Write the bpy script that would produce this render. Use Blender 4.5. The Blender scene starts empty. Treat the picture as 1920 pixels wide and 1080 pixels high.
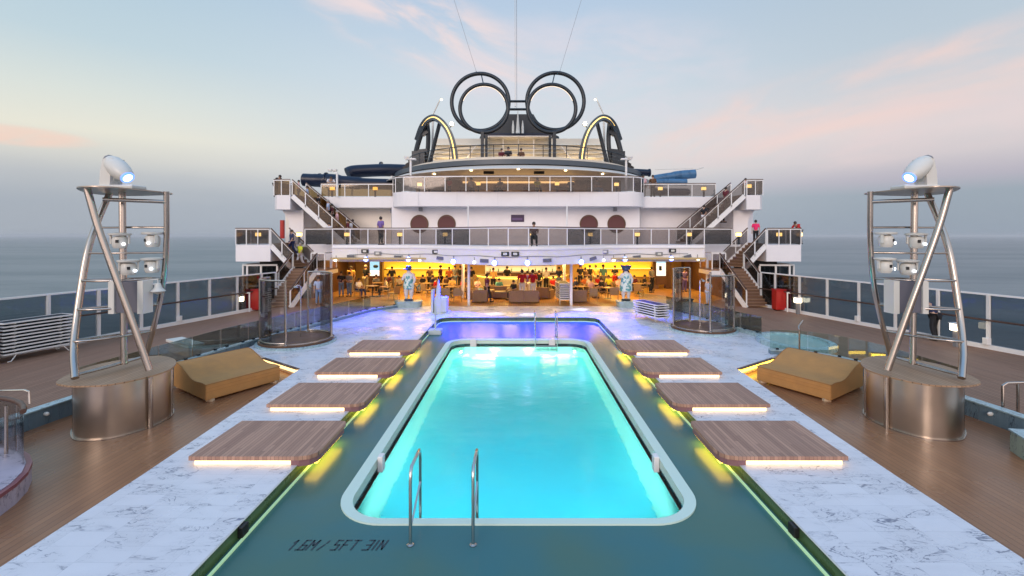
import bpy, bmesh, math, random
from mathutils import Vector, Matrix
random.seed(7)
R = math.radians
PI = math.pi
SC = bpy.context.scene
COL = SC.collection

# ------------------------------------------------------------------ camera
H = 4.1          # eye height above the marble deck
F = 880.0        # focal length in pixels of a 1920 wide picture
VX, VY = 972.0, 442.0
cam_d = bpy.data.cameras.new("camera")
cam = bpy.data.objects.new("camera", cam_d)
COL.objects.link(cam)
cam_d.sensor_width = 36.0
cam_d.lens = F / 1920.0 * 36.0
cam_d.shift_x = -(VX - 960) / 1920.0
cam_d.shift_y = -(540 - VY) / 1920.0
cam_d.clip_start = 0.1
cam_d.clip_end = 200000
cam.location = (0, 0, H)
cam.rotation_euler = (R(90), 0, 0)
SC.camera = cam

SC.view_settings.view_transform = 'Standard'
SC.view_settings.look = 'None'
SC.view_settings.exposure = 0.22
SC.view_settings.gamma = 1.0
SC.cycles.max_bounces = 8
SC.cycles.transparent_max_bounces = 24
SC.cycles.sample_clamp_indirect = 4.0
SC.cycles.caustics_reflective = False
SC.cycles.caustics_refractive = False

def lin(c):
    return tuple(((x/255.0)/12.92 if x/255.0 <= 0.04045 else ((x/255.0+0.055)/1.055)**2.4) for x in c)

# ------------------------------------------------------------------ node helpers
class NT:
    def __init__(s, tree):
        s.t = tree; s.n = tree.nodes; s.l = tree.links
    def node(s, typ, **kw):
        n = s.n.new(typ)
        for k, v in kw.items():
            setattr(n, k, v)
        return n
    def link(s, a, b): s.l.new(a, b)
    def math(s, op, a, b=None, c=None, clamp=False):
        n = s.n.new('ShaderNodeMath'); n.operation = op; n.use_clamp = clamp
        for i, v in enumerate((a, b, c)):
            if v is None: continue
            if isinstance(v, (int, float)): n.inputs[i].default_value = v
            else: s.l.new(v, n.inputs[i])
        return n.outputs[0]
    def mapr(s, v, a, b, c=0.0, d=1.0, smooth=True):
        n = s.n.new('ShaderNodeMapRange')
        n.interpolation_type = 'SMOOTHSTEP' if smooth else 'LINEAR'
        s.l.new(v, n.inputs[0])
        for i, x in zip((1, 2, 3, 4), (a, b, c, d)): n.inputs[i].default_value = x
        return n.outputs[0]
    def mix(s, f, a, b, mode='MIX'):
        n = s.n.new('ShaderNodeMix'); n.data_type = 'RGBA'; n.blend_type = mode
        for i, v in zip((0, 6, 7), (f, a, b)):
            if isinstance(v, (int, float)): n.inputs[i].default_value = v
            elif isinstance(v, tuple): n.inputs[i].default_value = tuple(v[:3]) + (1,)
            else: s.l.new(v, n.inputs[i])
        return n.outputs[2]
    def ramp(s, f, stops, interp='LINEAR'):
        n = s.n.new('ShaderNodeValToRGB'); r = n.color_ramp; r.interpolation = interp
        while len(r.elements) < len(stops): r.elements.new(0.5)
        for e, (p, c) in zip(r.elements, stops):
            e.position = p; e.color = tuple(c[:3]) + (1,)
        s.l.new(f, n.inputs[0]); return n.outputs[0]
    def noise(s, vec=None, scale=5, detail=4, rough=.5, dist=0):
        n = s.n.new('ShaderNodeTexNoise'); n.inputs['Scale'].default_value = scale
        n.inputs['Detail'].default_value = detail; n.inputs['Roughness'].default_value = rough
        n.inputs['Distortion'].default_value = dist
        if vec is not None: s.l.new(vec, n.inputs['Vector'])
        return n.outputs[0]

# ------------------------------------------------------------------ sky
world = bpy.data.worlds.new("World"); SC.world = world; world.use_nodes = True
w = NT(world.node_tree); w.n.clear()
out = w.node('ShaderNodeOutputWorld'); bg = w.node('ShaderNodeBackground')
w.link(bg.outputs[0], out.inputs[0])
tc = w.node('ShaderNodeTexCoord'); sep = w.node('ShaderNodeSeparateXYZ'); w.link(tc.outputs['Generated'], sep.inputs[0])
dx, dy, dz = sep.outputs
el = w.math('ARCSINE', dz)                       # elevation, radians
az = w.math('ARCTAN2', dx, dy)                   # azimuth from +Y, radians
eln = w.mapr(el, 0, R(60), 0, 1, False)
def e_(d): return d / 60.0
def ls(c): return tuple(v/1.055 for v in lin(c))
left = w.ramp(eln, [(0, ls((163,171,181))), (e_(3), ls((166,174,184))), (e_(5.6), ls((186,190,194))), (e_(7.2), ls((208,208,203))),
                    (e_(9.5), ls((228,226,212))), (e_(13), ls((214,221,216))), (e_(17.5), ls((190,209,218))), (e_(30), ls((160,190,214))), (1, ls((120,155,195)))])
midl = w.ramp(eln, [(0, ls((160,170,184))), (e_(4), ls((180,187,196))), (e_(7.5), ls((213,214,214))),
                    (e_(11), ls((212,218,222))), (e_(18), ls((201,214,225))), (e_(26), ls((180,200,222))), (e_(36), ls((160,184,214))), (1, ls((120,155,195)))])
right = w.ramp(eln, [(0, ls((146,158,172))), (e_(4.0), ls((154,166,178))), (e_(5.5), ls((182,178,190))), (e_(7.5), ls((205,198,202))),
                    (e_(10), ls((217,209,210))), (e_(13), ls((208,207,211))), (e_(18), ls((186,200,212))), (e_(30), ls((165,188,208))), (1, ls((120,155,195)))])
fl = w.mapr(az, R(-45), R(-8), 1, 0); fr = w.mapr(az, R(5), R(42), 0, 1)
c = w.mix(fl, midl, left); c = w.mix(fr, c, right)
# thin pink evening clouds, laid out in sky direction
def cloud(az0, el0, tilt, ra, re, sc, lo, hi, seed):
    ca, sa = math.cos(R(tilt)), math.sin(R(tilt))
    a = w.math('SUBTRACT', az, R(az0)); b = w.math('SUBTRACT', el, R(el0))
    u = w.math('ADD', w.math('MULTIPLY', a, ca), w.math('MULTIPLY', b, sa))
    v = w.math('SUBTRACT', w.math('MULTIPLY', b, ca), w.math('MULTIPLY', a, sa))
    cb = w.node('ShaderNodeCombineXYZ')
    w.link(w.math('MULTIPLY', u, sc), cb.inputs[0]); w.link(w.math('MULTIPLY', v, sc*3.2), cb.inputs[1]); cb.inputs[2].default_value = seed
    n = w.noise(cb.outputs[0], 1.0, 6, .58, .5)
    m = w.mapr(n, lo, hi, 0, 1)
    q = w.math('ADD', w.math('POWER', w.math('ABSOLUTE', w.math('DIVIDE', u, R(ra))), 2), w.math('POWER', w.math('ABSOLUTE', w.math('DIVIDE', v, R(re))), 2))
    return w.math('MULTIPLY', m, w.mapr(q, 0.15, 1.0, 1, 0))
k1 = cloud(-11, 23, -17, 20, 5.5, 5, .36, .66, 1.3)
k2 = cloud(9, 18.5, -4, 24, 8.0, 5, .34, .72, 4.1)
k3 = cloud(33, 13.0, 8, 30, 4.4, 4.2, .30, .74, 5.2)
k4 = cloud(34, 9.5, 4, 26, 3.6, 5, .36, .72, 12.4)
k5 = cloud(-47, 8.3, 0, 6, 1.0, 7, .35, .6, 3.3)
c = w.mix(w.math('MULTIPLY', k1, .85), c, ls((238,218,216)))
c = w.mix(w.math('MULTIPLY', k2, .60), c, ls((222,214,222)))
c = w.mix(w.math('MULTIPLY', k3, .8), c, ls((240,210,202)))
c = w.mix(w.math('MULTIPLY', k4, .55), c, ls((228,208,208)))
c = w.mix(w.math('MULTIPLY', k5, .8), c, ls((240,208,192)))
# low cloud bank edge mottling
cb = w.node('ShaderNodeCombineXYZ'); w.link(w.math('MULTIPLY', az, 4), cb.inputs[0]); w.link(w.math('MULTIPLY', el, 22), cb.inputs[1])
nb = w.noise(cb.outputs[0], 1.0, 5, .6, .3)
c = w.mix(w.math('MULTIPLY', w.mapr(nb, .45, .75), w.mapr(el, R(10), R(2), 0, .25)), c, ls((158,168,180)))
# warm afterglow behind the camera, where the sun has gone down
back = w.mapr(dy, .2, -.9, 0, 1); lowb = w.mapr(el, R(50), R(2), 0, 1)
c = w.mix(w.math('MULTIPLY', back, lowb), c, (0.80, 0.66, 0.62))
c = w.mix(w.mapr(dz, 0, -.02, 0, 1), c, lin((70,95,110)))
sky = w.node('ShaderNodeTexSky'); sky.sky_type = 'NISHITA'; sky.sun_disc = False
sky.sun_elevation = R(2.0); sky.sun_rotation = R(200)
sk = w.mix(1.0, sky.outputs[0], (0.05, 0.05, 0.05), 'MULTIPLY')
c = w.mix(0.05, c, sk)
# the sky is brighter overhead and behind the camera than in the part it faces
gain = w.math('ADD', 1.0, w.math('ADD', w.mapr(el, R(30), R(75), 0, .9), w.math('MULTIPLY', back, w.mapr(el, R(-2), R(5), 0, .9))))
vm = w.node('ShaderNodeVectorMath'); vm.operation = 'SCALE'; w.link(c, vm.inputs[0]); w.link(gain, vm.inputs['Scale'])
c = vm.outputs[0]
w.link(c, bg.inputs[0]); bg.inputs[1].default_value = 1.0

sun_d = bpy.data.lights.new("sun", 'SUN'); sun_d.energy = 0.9; sun_d.angle = R(25); sun_d.color = (1.0, .80, .68)
sun = bpy.data.objects.new("sun", sun_d); COL.objects.link(sun)
sun.rotation_euler = (R(72), 0, R(-22))          # low, from behind and left of the camera

# ------------------------------------------------------------------ materials
MATS = {}
BLUE_E = 5200.0
BAR_E = 190.0
def mat(name, col=None, rough=.5, metal=0, emit=None, es=0, spec=.5, bump=None, var=None, coat=0):
    m = bpy.data.materials.new(name); m.use_nodes = True; t = NT(m.node_tree)
    b = m.node_tree.nodes['Principled BSDF']
    if col is not None: b.inputs['Base Color'].default_value = tuple(col) + (1,)
    b.inputs['Roughness'].default_value = rough; b.inputs['Metallic'].default_value = metal
    b.inputs['Specular IOR Level'].default_value = spec
    if coat: b.inputs['Coat Weight'].default_value = coat; b.inputs['Coat Roughness'].default_value = .08
    if emit: b.inputs['Emission Color'].default_value = tuple(emit) + (1,); b.inputs['Emission Strength'].default_value = es
    if var:   # gentle mottling of colour: (scale, amount)
        tcn = t.node('ShaderNodeTexCoord'); n = t.noise(tcn.outputs['Object'], var[0], 5, .6)
        f = t.mapr(n, .3, .7, 1 - var[1], 1 + var[1], False)
        cc = t.node('ShaderNodeCombineColor')
        for i in range(3): t.link(t.math('MULTIPLY', f, col[i], clamp=True), cc.inputs[i])
        t.link(cc.outputs[0], b.inputs['Base Color'])
        t.link(t.mapr(n, .3, .7, max(0, rough - .08), min(1, rough + .08), False), b.inputs['Roughness'])
    if bump:
        tcn = t.node('ShaderNodeTexCoord'); n = t.noise(tcn.outputs['Object'], bump[0], 3, .5)
        bp = t.node('ShaderNodeBump'); bp.inputs['Strength'].default_value = bump[1]; bp.inputs['Distance'].default_value = .02
        t.link(n, bp.inputs['Height']); t.link(bp.outputs[0], b.inputs['Normal'])
    MATS[name] = m
    return m

WHITE = mat('white_paint', (.80,.77,.78), .38, var=(1.3,.035))
WHITEM = mat('white_metal', (.80,.79,.78), .30)
CREAM = mat('cream_plastic', (.66,.65,.60), .35)
DARKM = mat('dark_metal', (.018,.026,.035), .35, .2)
NAVY = mat('navy_fibreglass', (.008,.014,.034), .3, spec=.35)
SLIDEBLUE = mat('blue_fibreglass', (.05,.14,.27), .3, var=(2,.2))
BLACK = mat('black', (.012,.012,.013), .5)
GREY = mat('grey_paint', (.22,.22,.23), .5)
RIMGREY = mat('rim_slate', (.07,.09,.11), .4)
CHROME = mat('chrome', (.60,.58,.56), .14, 1.0)
CHROMEW = mat('brushed_pipe', (.46,.41,.37), .22, 1.0)
CAPWOOD = mat('cap_wood', (.075,.035,.022), .4, var=(6,.3))
RED = mat('red_locker', (.42,.008,.006), .45)
TAN = mat('tan_fabric', (.47,.235,.075), .8, var=(3,.10), bump=(180,.25))
TANLEG = mat('tan_plastic', (.65,.5,.33), .5)
BLUEFAB = mat('black_sling', (.02,.022,.028), .7)
PORT = mat('port_glass', (.13,.055,.055), .5, spec=.2)
LOUVRE = mat('cream_louvre', (.72,.68,.58), .5)
COPING = mat('coping', (.62,.77,.68), .5)
BEIGE = mat('beige_panel', (.42,.36,.26), .5, var=(2,.1))
CHAIRW = mat('rattan', (.30,.20,.10), .7, var=(30,.3))
TABLEW = mat('table_wood', (.36,.22,.10), .4)
DRKWOOD = mat('dark_wood', (.10,.045,.02), .45, var=(3,.3))
STONE = mat('plinth_stone', (.33,.42,.42), .45, var=(5,.25))
BLUELENS = mat('blue_lens', (.1,.15,.9), .2, emit=(.08,.18,1), es=2.5)
BULB = mat('white_bulb', (1,1,1), .2, emit=(.80,.88,1), es=2.6)
WBULB = mat('warm_bulb', (1,.9,.7), .2, emit=(1,.78,.42), es=8)
WLAMP = mat('warm_lamp', (1,.85,.5), .3, emit=(1,.62,.16), es=3.2)
WLAMP2 = mat('bright_lamp', (1,.85,.6), .3, emit=(1,.85,.6), es=5)
LEDW = mat('led_warm', (1,.9,.7), .3, emit=(1,.64,.25), es=2.0)
LEDY = mat('led_amber', (1,.8,.3), .3, emit=(1,.60,.05), es=6.5)
LEDG = mat('led_edge', (.5,.8,.5), .3, emit=(.36,.50,.22), es=.42)
LEDA = mat('led_arch', (1,.8,.3), .3, emit=(1,.60,.14), es=2.0)
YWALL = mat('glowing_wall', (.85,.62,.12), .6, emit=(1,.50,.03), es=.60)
SCREEN = mat('screen', (.1,.2,.3), .2, emit=(.35,.68,.9), es=.9)
SCREENW = mat('screen_white', (.8,.8,.8), .2, emit=(.8,.9,.95), es=.8)
SCREEND = mat('screen_dark', (.02,.03,.05), .2)
SHADEGREY = mat('speaker_grille', (.12,.12,.15), .6)
TXT = mat('deck_lettering', (.008,.03,.045), .4)
SKIN = mat('skin', (.50,.30,.21), .5)
HAIRD = mat('hair_dark', (.03,.02,.016), .6)
HAIRG = mat('hair_grey', (.35,.32,.3), .6)
FAB = {}
for n_, c_ in dict(black=(.012,.012,.016), white=(.72,.70,.72), purple=(.20,.12,.38), pink=(.85,.03,.16), red=(.48,.01,.012), yellow=(.75,.80,.04),
                   navy=(.02,.03,.09), maroon=(.13,.02,.03), jeans=(.14,.22,.38), lightblue=(.42,.50,.68), rose=(.70,.42,.45), khaki=(.45,.38,.25),
                   grey=(.20,.20,.21), amber=(.75,.45,.12), teal=(.12,.35,.33), orange=(.7,.2,.04), brown=(.12,.06,.03)).items():
    FAB[n_] = mat('fabric_' + n_, c_, .85)

def glass(name, tint, gl=.06, rough=.03):
    m = bpy.data.materials.new(name); m.use_nodes = True; t = NT(m.node_tree); t.n.clear()
    o = t.node('ShaderNodeOutputMaterial'); tr = t.node('ShaderNodeBsdfTransparent'); g = t.node('ShaderNodeBsdfGlossy')
    tr.inputs[0].default_value = tuple(tint) + (1,); g.inputs['Roughness'].default_value = rough
    fz = t.node('ShaderNodeFresnel'); fz.inputs[0].default_value = 1.45
    mx = t.node('ShaderNodeMixShader'); t.link(t.math('ADD', t.math('MULTIPLY', fz.outputs[0], .8), gl, clamp=True), mx.inputs[0])
    t.link(tr.outputs[0], mx.inputs[1]); t.link(g.outputs[0], mx.inputs[2]); t.link(mx.outputs[0], o.inputs[0])
    return m
G_DARK = glass('smoked_glass', (.53,.57,.60), .0)
G_SMOKE = glass('brown_glass', (.60,.57,.56), .03)
G_BRONZE = glass('bronze_glass', (.62,.50,.33), .04)
G_CLEAR = glass('clear_glass', (.985,.992,.997), .012)
G_GREEN = glass('green_glass', (.83,.92,.90), .02)

def planks(name, base, dark, width, axis, rough, seamv=.35, seam=.10, lengthm=2.4, gloss=.5):
    m = bpy.data.materials.new(name); m.use_nodes = True; t = NT(m.node_tree); b = m.node_tree.nodes['Principled BSDF']
    g = t.node('ShaderNodeNewGeometry'); s = t.node('ShaderNodeSeparateXYZ'); t.link(g.outputs['Position'], s.inputs[0])
    u = s.outputs[0] if axis == 'Y' else s.outputs[1]; v = s.outputs[1] if axis == 'Y' else s.outputs[0]
    k = t.math('DIVIDE', u, width); fr_ = t.math('FRACT', k); idn = t.math('FLOOR', k)
    wn = t.node('ShaderNodeTexWhiteNoise'); wn.noise_dimensions = '2D'
    cb = t.node('ShaderNodeCombineXYZ'); t.link(idn, cb.inputs[0])
    wn0 = t.node('ShaderNodeTexWhiteNoise'); wn0.noise_dimensions = '1D'; t.link(idn, wn0.inputs['W'])
    t.link(t.math('FLOOR', t.math('ADD', t.math('DIVIDE', v, lengthm), t.math('MULTIPLY', wn0.outputs[0], 7.3))), cb.inputs[1])
    t.link(cb.outputs[0], wn.inputs['Vector'])
    cg = t.node('ShaderNodeCombineXYZ'); t.link(t.math('MULTIPLY', u, 60), cg.inputs[0]); t.link(t.math('MULTIPLY', v, 2.5), cg.inputs[1]); t.link(t.math('MULTIPLY', idn, 3.7), cg.inputs[2])
    gr = t.noise(cg.outputs[0], 1, 4, .6, .4)
    big = t.noise(g.outputs['Position'], .6, 3, .5)
    f = t.math('ADD', t.math('MULTIPLY', wn.outputs[0], .55), t.math('ADD', t.math('MULTIPLY', gr, .5), t.math('MULTIPLY', big, .35)))
    cc = t.mix(t.mapr(f, .3, 1.15, 0, 1, False), tuple(dark), tuple(base))
    edge = t.math('MINIMUM', fr_, t.math('SUBTRACT', 1, fr_))
    sm = t.mapr(edge, seam*.25, seam, 0, 1)
    cc = t.mix(sm, tuple(x*seamv for x in dark), cc)
    t.link(cc, b.inputs['Base Color'])
    t.link(t.mapr(big, .3, .7, rough-.08, rough+.10, False), b.inputs['Roughness'])
    b.inputs['Specular IOR Level'].default_value = gloss
    bp = t.node('ShaderNodeBump'); bp.inputs['Strength'].default_value = .25; bp.inputs['Distance'].default_value = .004
    t.link(sm, bp.inputs['Height']); t.link(bp.outputs[0], b.inputs['Normal'])
    return m
DECK = planks('brown_decking', (.35,.160,.075), (.26,.115,.054), .12, 'Y', .29, .6, .08, gloss=.42)
WALKDECK = planks('promenade_decking', (.34,.19,.125), (.25,.14,.09), .12, 'Y', .6, gloss=.2)
PADTEAK = planks('pad_teak', (.55,.32,.22), (.29,.155,.11), .07, 'Y', .55, .5, .07, 1.9)
BARFLOOR = planks('bar_floor', (.50,.26,.08), (.36,.17,.05), .14, 'Y', .35)
TOWERTEAK = planks('tower_teak', (.44,.28,.17), (.30,.18,.10), .10, 'Y', .5, .5, .12)
TREADW = planks('tread_teak', (.34,.20,.12), (.22,.12,.07), .10, 'X', .55)

def marble(name, tint, rough=.25, tile=.62, veins=1.0, wet=0.0):
    m = bpy.data.materials.new(name); m.use_nodes = True; t = NT(m.node_tree); b = m.node_tree.nodes['Principled BSDF']
    g = t.node('ShaderNodeNewGeometry'); pos = g.outputs['Position']
    s = t.node('ShaderNodeSeparateXYZ'); t.link(pos, s.inputs[0])
    ix = t.math('FLOOR', t.math('DIVIDE', s.outputs[0], tile)); iy = t.math('FLOOR', t.math('DIVIDE', s.outputs[1], tile*.5))
    cb = t.node('ShaderNodeCombineXYZ'); t.link(ix, cb.inputs[0]); t.link(iy, cb.inputs[1])
    wn = t.node('ShaderNodeTexWhiteNoise'); wn.noise_dimensions = '2D'; t.link(cb.outputs[0], wn.inputs['Vector'])
    off = t.node('ShaderNodeVectorMath'); off.operation = 'MULTIPLY_ADD'
    t.link(wn.outputs['Color'], off.inputs[0]); off.inputs[1].default_value = (9, 9, 9); t.link(pos, off.inputs[2])
    sc = t.node('ShaderNodeVectorMath'); sc.operation = 'MULTIPLY'; t.link(off.outputs[0], sc.inputs[0]); sc.inputs[1].default_value = (1.0, 2.2, 1)
    n1 = t.noise(sc.outputs[0], 1.3, 4, .55, 1.6)
    vein = t.mapr(t.math('ABSOLUTE', t.math('SUBTRACT', n1, .5)), 0, .022, 1, 0)
    n2 = t.noise(sc.outputs[0], .9, 4, .55, .6)
    gate = t.mapr(n2, .44, .62, 0, 1)
    n3 = t.noise(sc.outputs[0], 3.6, 3, .5, 1.4)
    vein2 = t.mapr(t.math('ABSOLUTE', t.math('SUBTRACT', n3, .5)), 0, .014, 1, 0)
    vv = t.math('ADD', t.math('MULTIPLY', vein, t.math('MULTIPLY', gate, 1.15*veins)), t.math('MULTIPLY', vein2, t.math('MULTIPLY', gate, .75*veins)), clamp=True)
    base = t.mix(t.mapr(n2, .3, .7, 0, .55), tuple(tint), tuple(x*.82 for x in tint))
    base = t.mix(t.math('MULTIPLY', wn.outputs[0], .10), base, tuple(x*.7 for x in tint))
    cc = t.mix(vv, base, (tint[0]*.30, tint[1]*.32, tint[2]*.38))
    fx = t.math('FRACT', t.math('DIVIDE', s.outputs[0], tile)); fy = t.math('FRACT', t.math('DIVIDE', s.outputs[1], tile*.5))
    ex = t.math('MULTIPLY', t.math('MINIMUM', fx, t.math('SUBTRACT', 1, fx)), tile); ey = t.math('MULTIPLY', t.math('MINIMUM', fy, t.math('SUBTRACT', 1, fy)), tile*.5)
    sm = t.mapr(t.math('MINIMUM', ex, ey), .001, .004, 0, 1)
    cc = t.mix(t.math('MULTIPLY', t.math('SUBTRACT', 1, sm), .40), cc, (.35,.36,.4))
    t.link(cc, b.inputs['Base Color'])
    pud = t.noise(pos, .8, 4, .6)
    t.link(t.mapr(pud, .4, .65, rough, rough+.28), b.inputs['Roughness'])
    b.inputs['Specular IOR Level'].default_value = .5
    return m
MARBLE = marble('white_marble', (.74,.73,.77), .26)
BLUEMARBLE = marble('blue_marble', (.16,.25,.31), .3, .3, 1.2)
PINKMARBLE = marble('grey_marble', (.42,.38,.46), .35, .4, 1.3)

def still_water(name, tint, rough, scale, strength):
    m = bpy.data.materials.new(name); m.use_nodes = True; t = NT(m.node_tree); b = m.node_tree.nodes['Principled BSDF']
    g = t.node('ShaderNodeNewGeometry'); s = t.node('ShaderNodeVectorMath'); s.operation = 'MULTIPLY'
    t.link(g.outputs['Position'], s.inputs[0]); s.inputs[1].default_value = (1, .55, 1)
    n = t.noise(s.outputs[0], scale, 3, .55)
    big = t.noise(g.outputs['Position'], .45, 3, .5)
    cc = t.mix(t.mapr(big, .35, .65, 0, 1), tuple(tint), (tint[0]*1.6, tint[1]*1.0, tint[2]*.75))
    t.link(cc, b.inputs['Base Color'])
    b.inputs['Roughness'].default_value = rough; b.inputs['IOR'].default_value = 1.36; b.inputs['Specular IOR Level'].default_value = .36
    bp = t.node('ShaderNodeBump'); bp.inputs['Strength'].default_value = strength; bp.inputs['Distance'].default_value = .03
    t.link(n, bp.inputs['Height']); t.link(bp.outputs[0], b.inputs['Normal'])
    return m
SPLASH = still_water('wet_teal_deck', (.045,.165,.185), .24, 3.0, .06)

def pool_water():
    m = bpy.data.materials.new('pool_water'); m.use_nodes = True; t = NT(m.node_tree); b = m.node_tree.nodes['Principled BSDF']
    b.inputs['Base Color'].default_value = (.93,.99,1,1); b.inputs['Roughness'].default_value = .14
    b.inputs['IOR'].default_value = 1.33; b.inputs['Transmission Weight'].default_value = 1
    g = t.node('ShaderNodeNewGeometry'); n = t.noise(g.outputs['Position'], 1.6, 3, .55)
    bp = t.node('ShaderNodeBump'); bp.inputs['Strength'].default_value = .45; bp.inputs['Distance'].default_value = .05
    t.link(n, bp.inputs['Height']); t.link(bp.outputs[0], b.inputs['Normal'])
    return m
POOLWATER = pool_water()
def pool_tile():
    m = bpy.data.materials.new('pool_tile'); m.use_nodes = True; t = NT(m.node_tree); b = m.node_tree.nodes['Principled BSDF']
    g = t.node('ShaderNodeNewGeometry')
    n = t.noise(g.outputs['Position'], .5, 3, .5)
    t.link(t.mix(t.mapr(n, .35, .65), (.08,.74,.86), (.12,.80,.88)), b.inputs['Base Color']); b.inputs['Roughness'].default_value = .4
    return m
POOLTILE = pool_tile()

def sea_mat():
    m = bpy.data.materials.new('sea_water'); m.use_nodes = True; t = NT(m.node_tree); b = m.node_tree.nodes['Principled BSDF']
    g = t.node('ShaderNodeNewGeometry'); s = t.node('ShaderNodeVectorMath'); s.operation = 'MULTIPLY'
    t.link(g.outputs['Position'], s.inputs[0]); s.inputs[1].default_value = (.010, .035, 1)
    n = t.noise(s.outputs[0], 1.0, 7, .62, .4)
    s2 = t.node('ShaderNodeVectorMath'); s2.operation = 'MULTIPLY'
    t.link(g.outputs['Position'], s2.inputs[0]); s2.inputs[1].default_value = (.0016, .006, 1)
    n2 = t.noise(s2.outputs[0], 1.0, 5, .6, .3)
    t.link(t.mix(t.mapr(n2, .38, .62), (.095,.13,.14), (.18,.20,.20)), b.inputs['Base Color'])
    b.inputs['Roughness'].default_value = .38; b.inputs['IOR'].default_value = 1.33
    bp = t.node('ShaderNodeBump'); bp.inputs['Strength'].default_value = .6; bp.inputs['Distance'].default_value = 6.0
    t.link(n, bp.inputs['Height']); t.link(bp.outputs[0], b.inputs['Normal'])
    return m
SEA = sea_mat()

def steel_mat():
    m = bpy.data.materials.new('brushed_steel'); m.use_nodes = True; t = NT(m.node_tree); b = m.node_tree.nodes['Principled BSDF']
    g = t.node('ShaderNodeNewGeometry'); s = t.node('ShaderNodeVectorMath'); s.operation = 'MULTIPLY'
    t.link(g.outputs['Position'], s.inputs[0]); s.inputs[1].default_value = (1.2, 1.2, 60)
    n = t.noise(s.outputs[0], 1, 4, .6); bg2 = t.noise(g.outputs['Position'], 1.2, 3, .5)
    t.link(t.mix(t.mapr(bg2, .3, .7), (.44,.37,.31), (.54,.46,.39)), b.inputs['Base Color'])
    b.inputs['Metallic'].default_value = 1.0; t.link(t.mapr(n, .3, .7, .29, .33, False), b.inputs['Roughness'])
    return m
STEEL = steel_mat()
def dress_mat(name, c1, c2):
    m = bpy.data.materials.new(name); m.use_nodes = True; t = NT(m.node_tree); b = m.node_tree.nodes['Principled BSDF']
    g = t.node('ShaderNodeTexCoord'); n = t.noise(g.outputs['Object'], 5, 2, .4)
    t.link(t.mix(t.mapr(n, .5, .55), c1, c2), b.inputs['Base Color']); b.inputs['Roughness'].default_value = .4
    return m
DRESS = dress_mat('patterned_glaze', (.62,.70,.62), (.10,.30,.30))
PALEGLAZE = mat('pale_glaze', (.68,.60,.55), .35)
NAVYGLAZE = mat('navy_glaze', (.03,.05,.10), .3)

# ------------------------------------------------------------------ mesh builder
def catmull(pts, n=8, closed=False):
    pts = [Vector(p) for p in pts]; out_ = []
    N = len(pts)
    rng = range(N) if closed else range(N-1)
    for i in rng:
        p0 = pts[(i-1) % N] if closed or i > 0 else pts[0]*2-pts[1]
        p1 = pts[i]; p2 = pts[(i+1) % N]
        p3 = pts[(i+2) % N] if closed or i+2 < N else pts[-1]*2-pts[-2]
        for k in range(n):
            u = k/n
            out_.append(.5*((2*p1)+(-p0+p2)*u+(2*p0-5*p1+4*p2-p3)*u*u+(-p0+3*p1-3*p2+p3)*u*u*u))
    if not closed: out_.append(pts[-1])
    return out_

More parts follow.
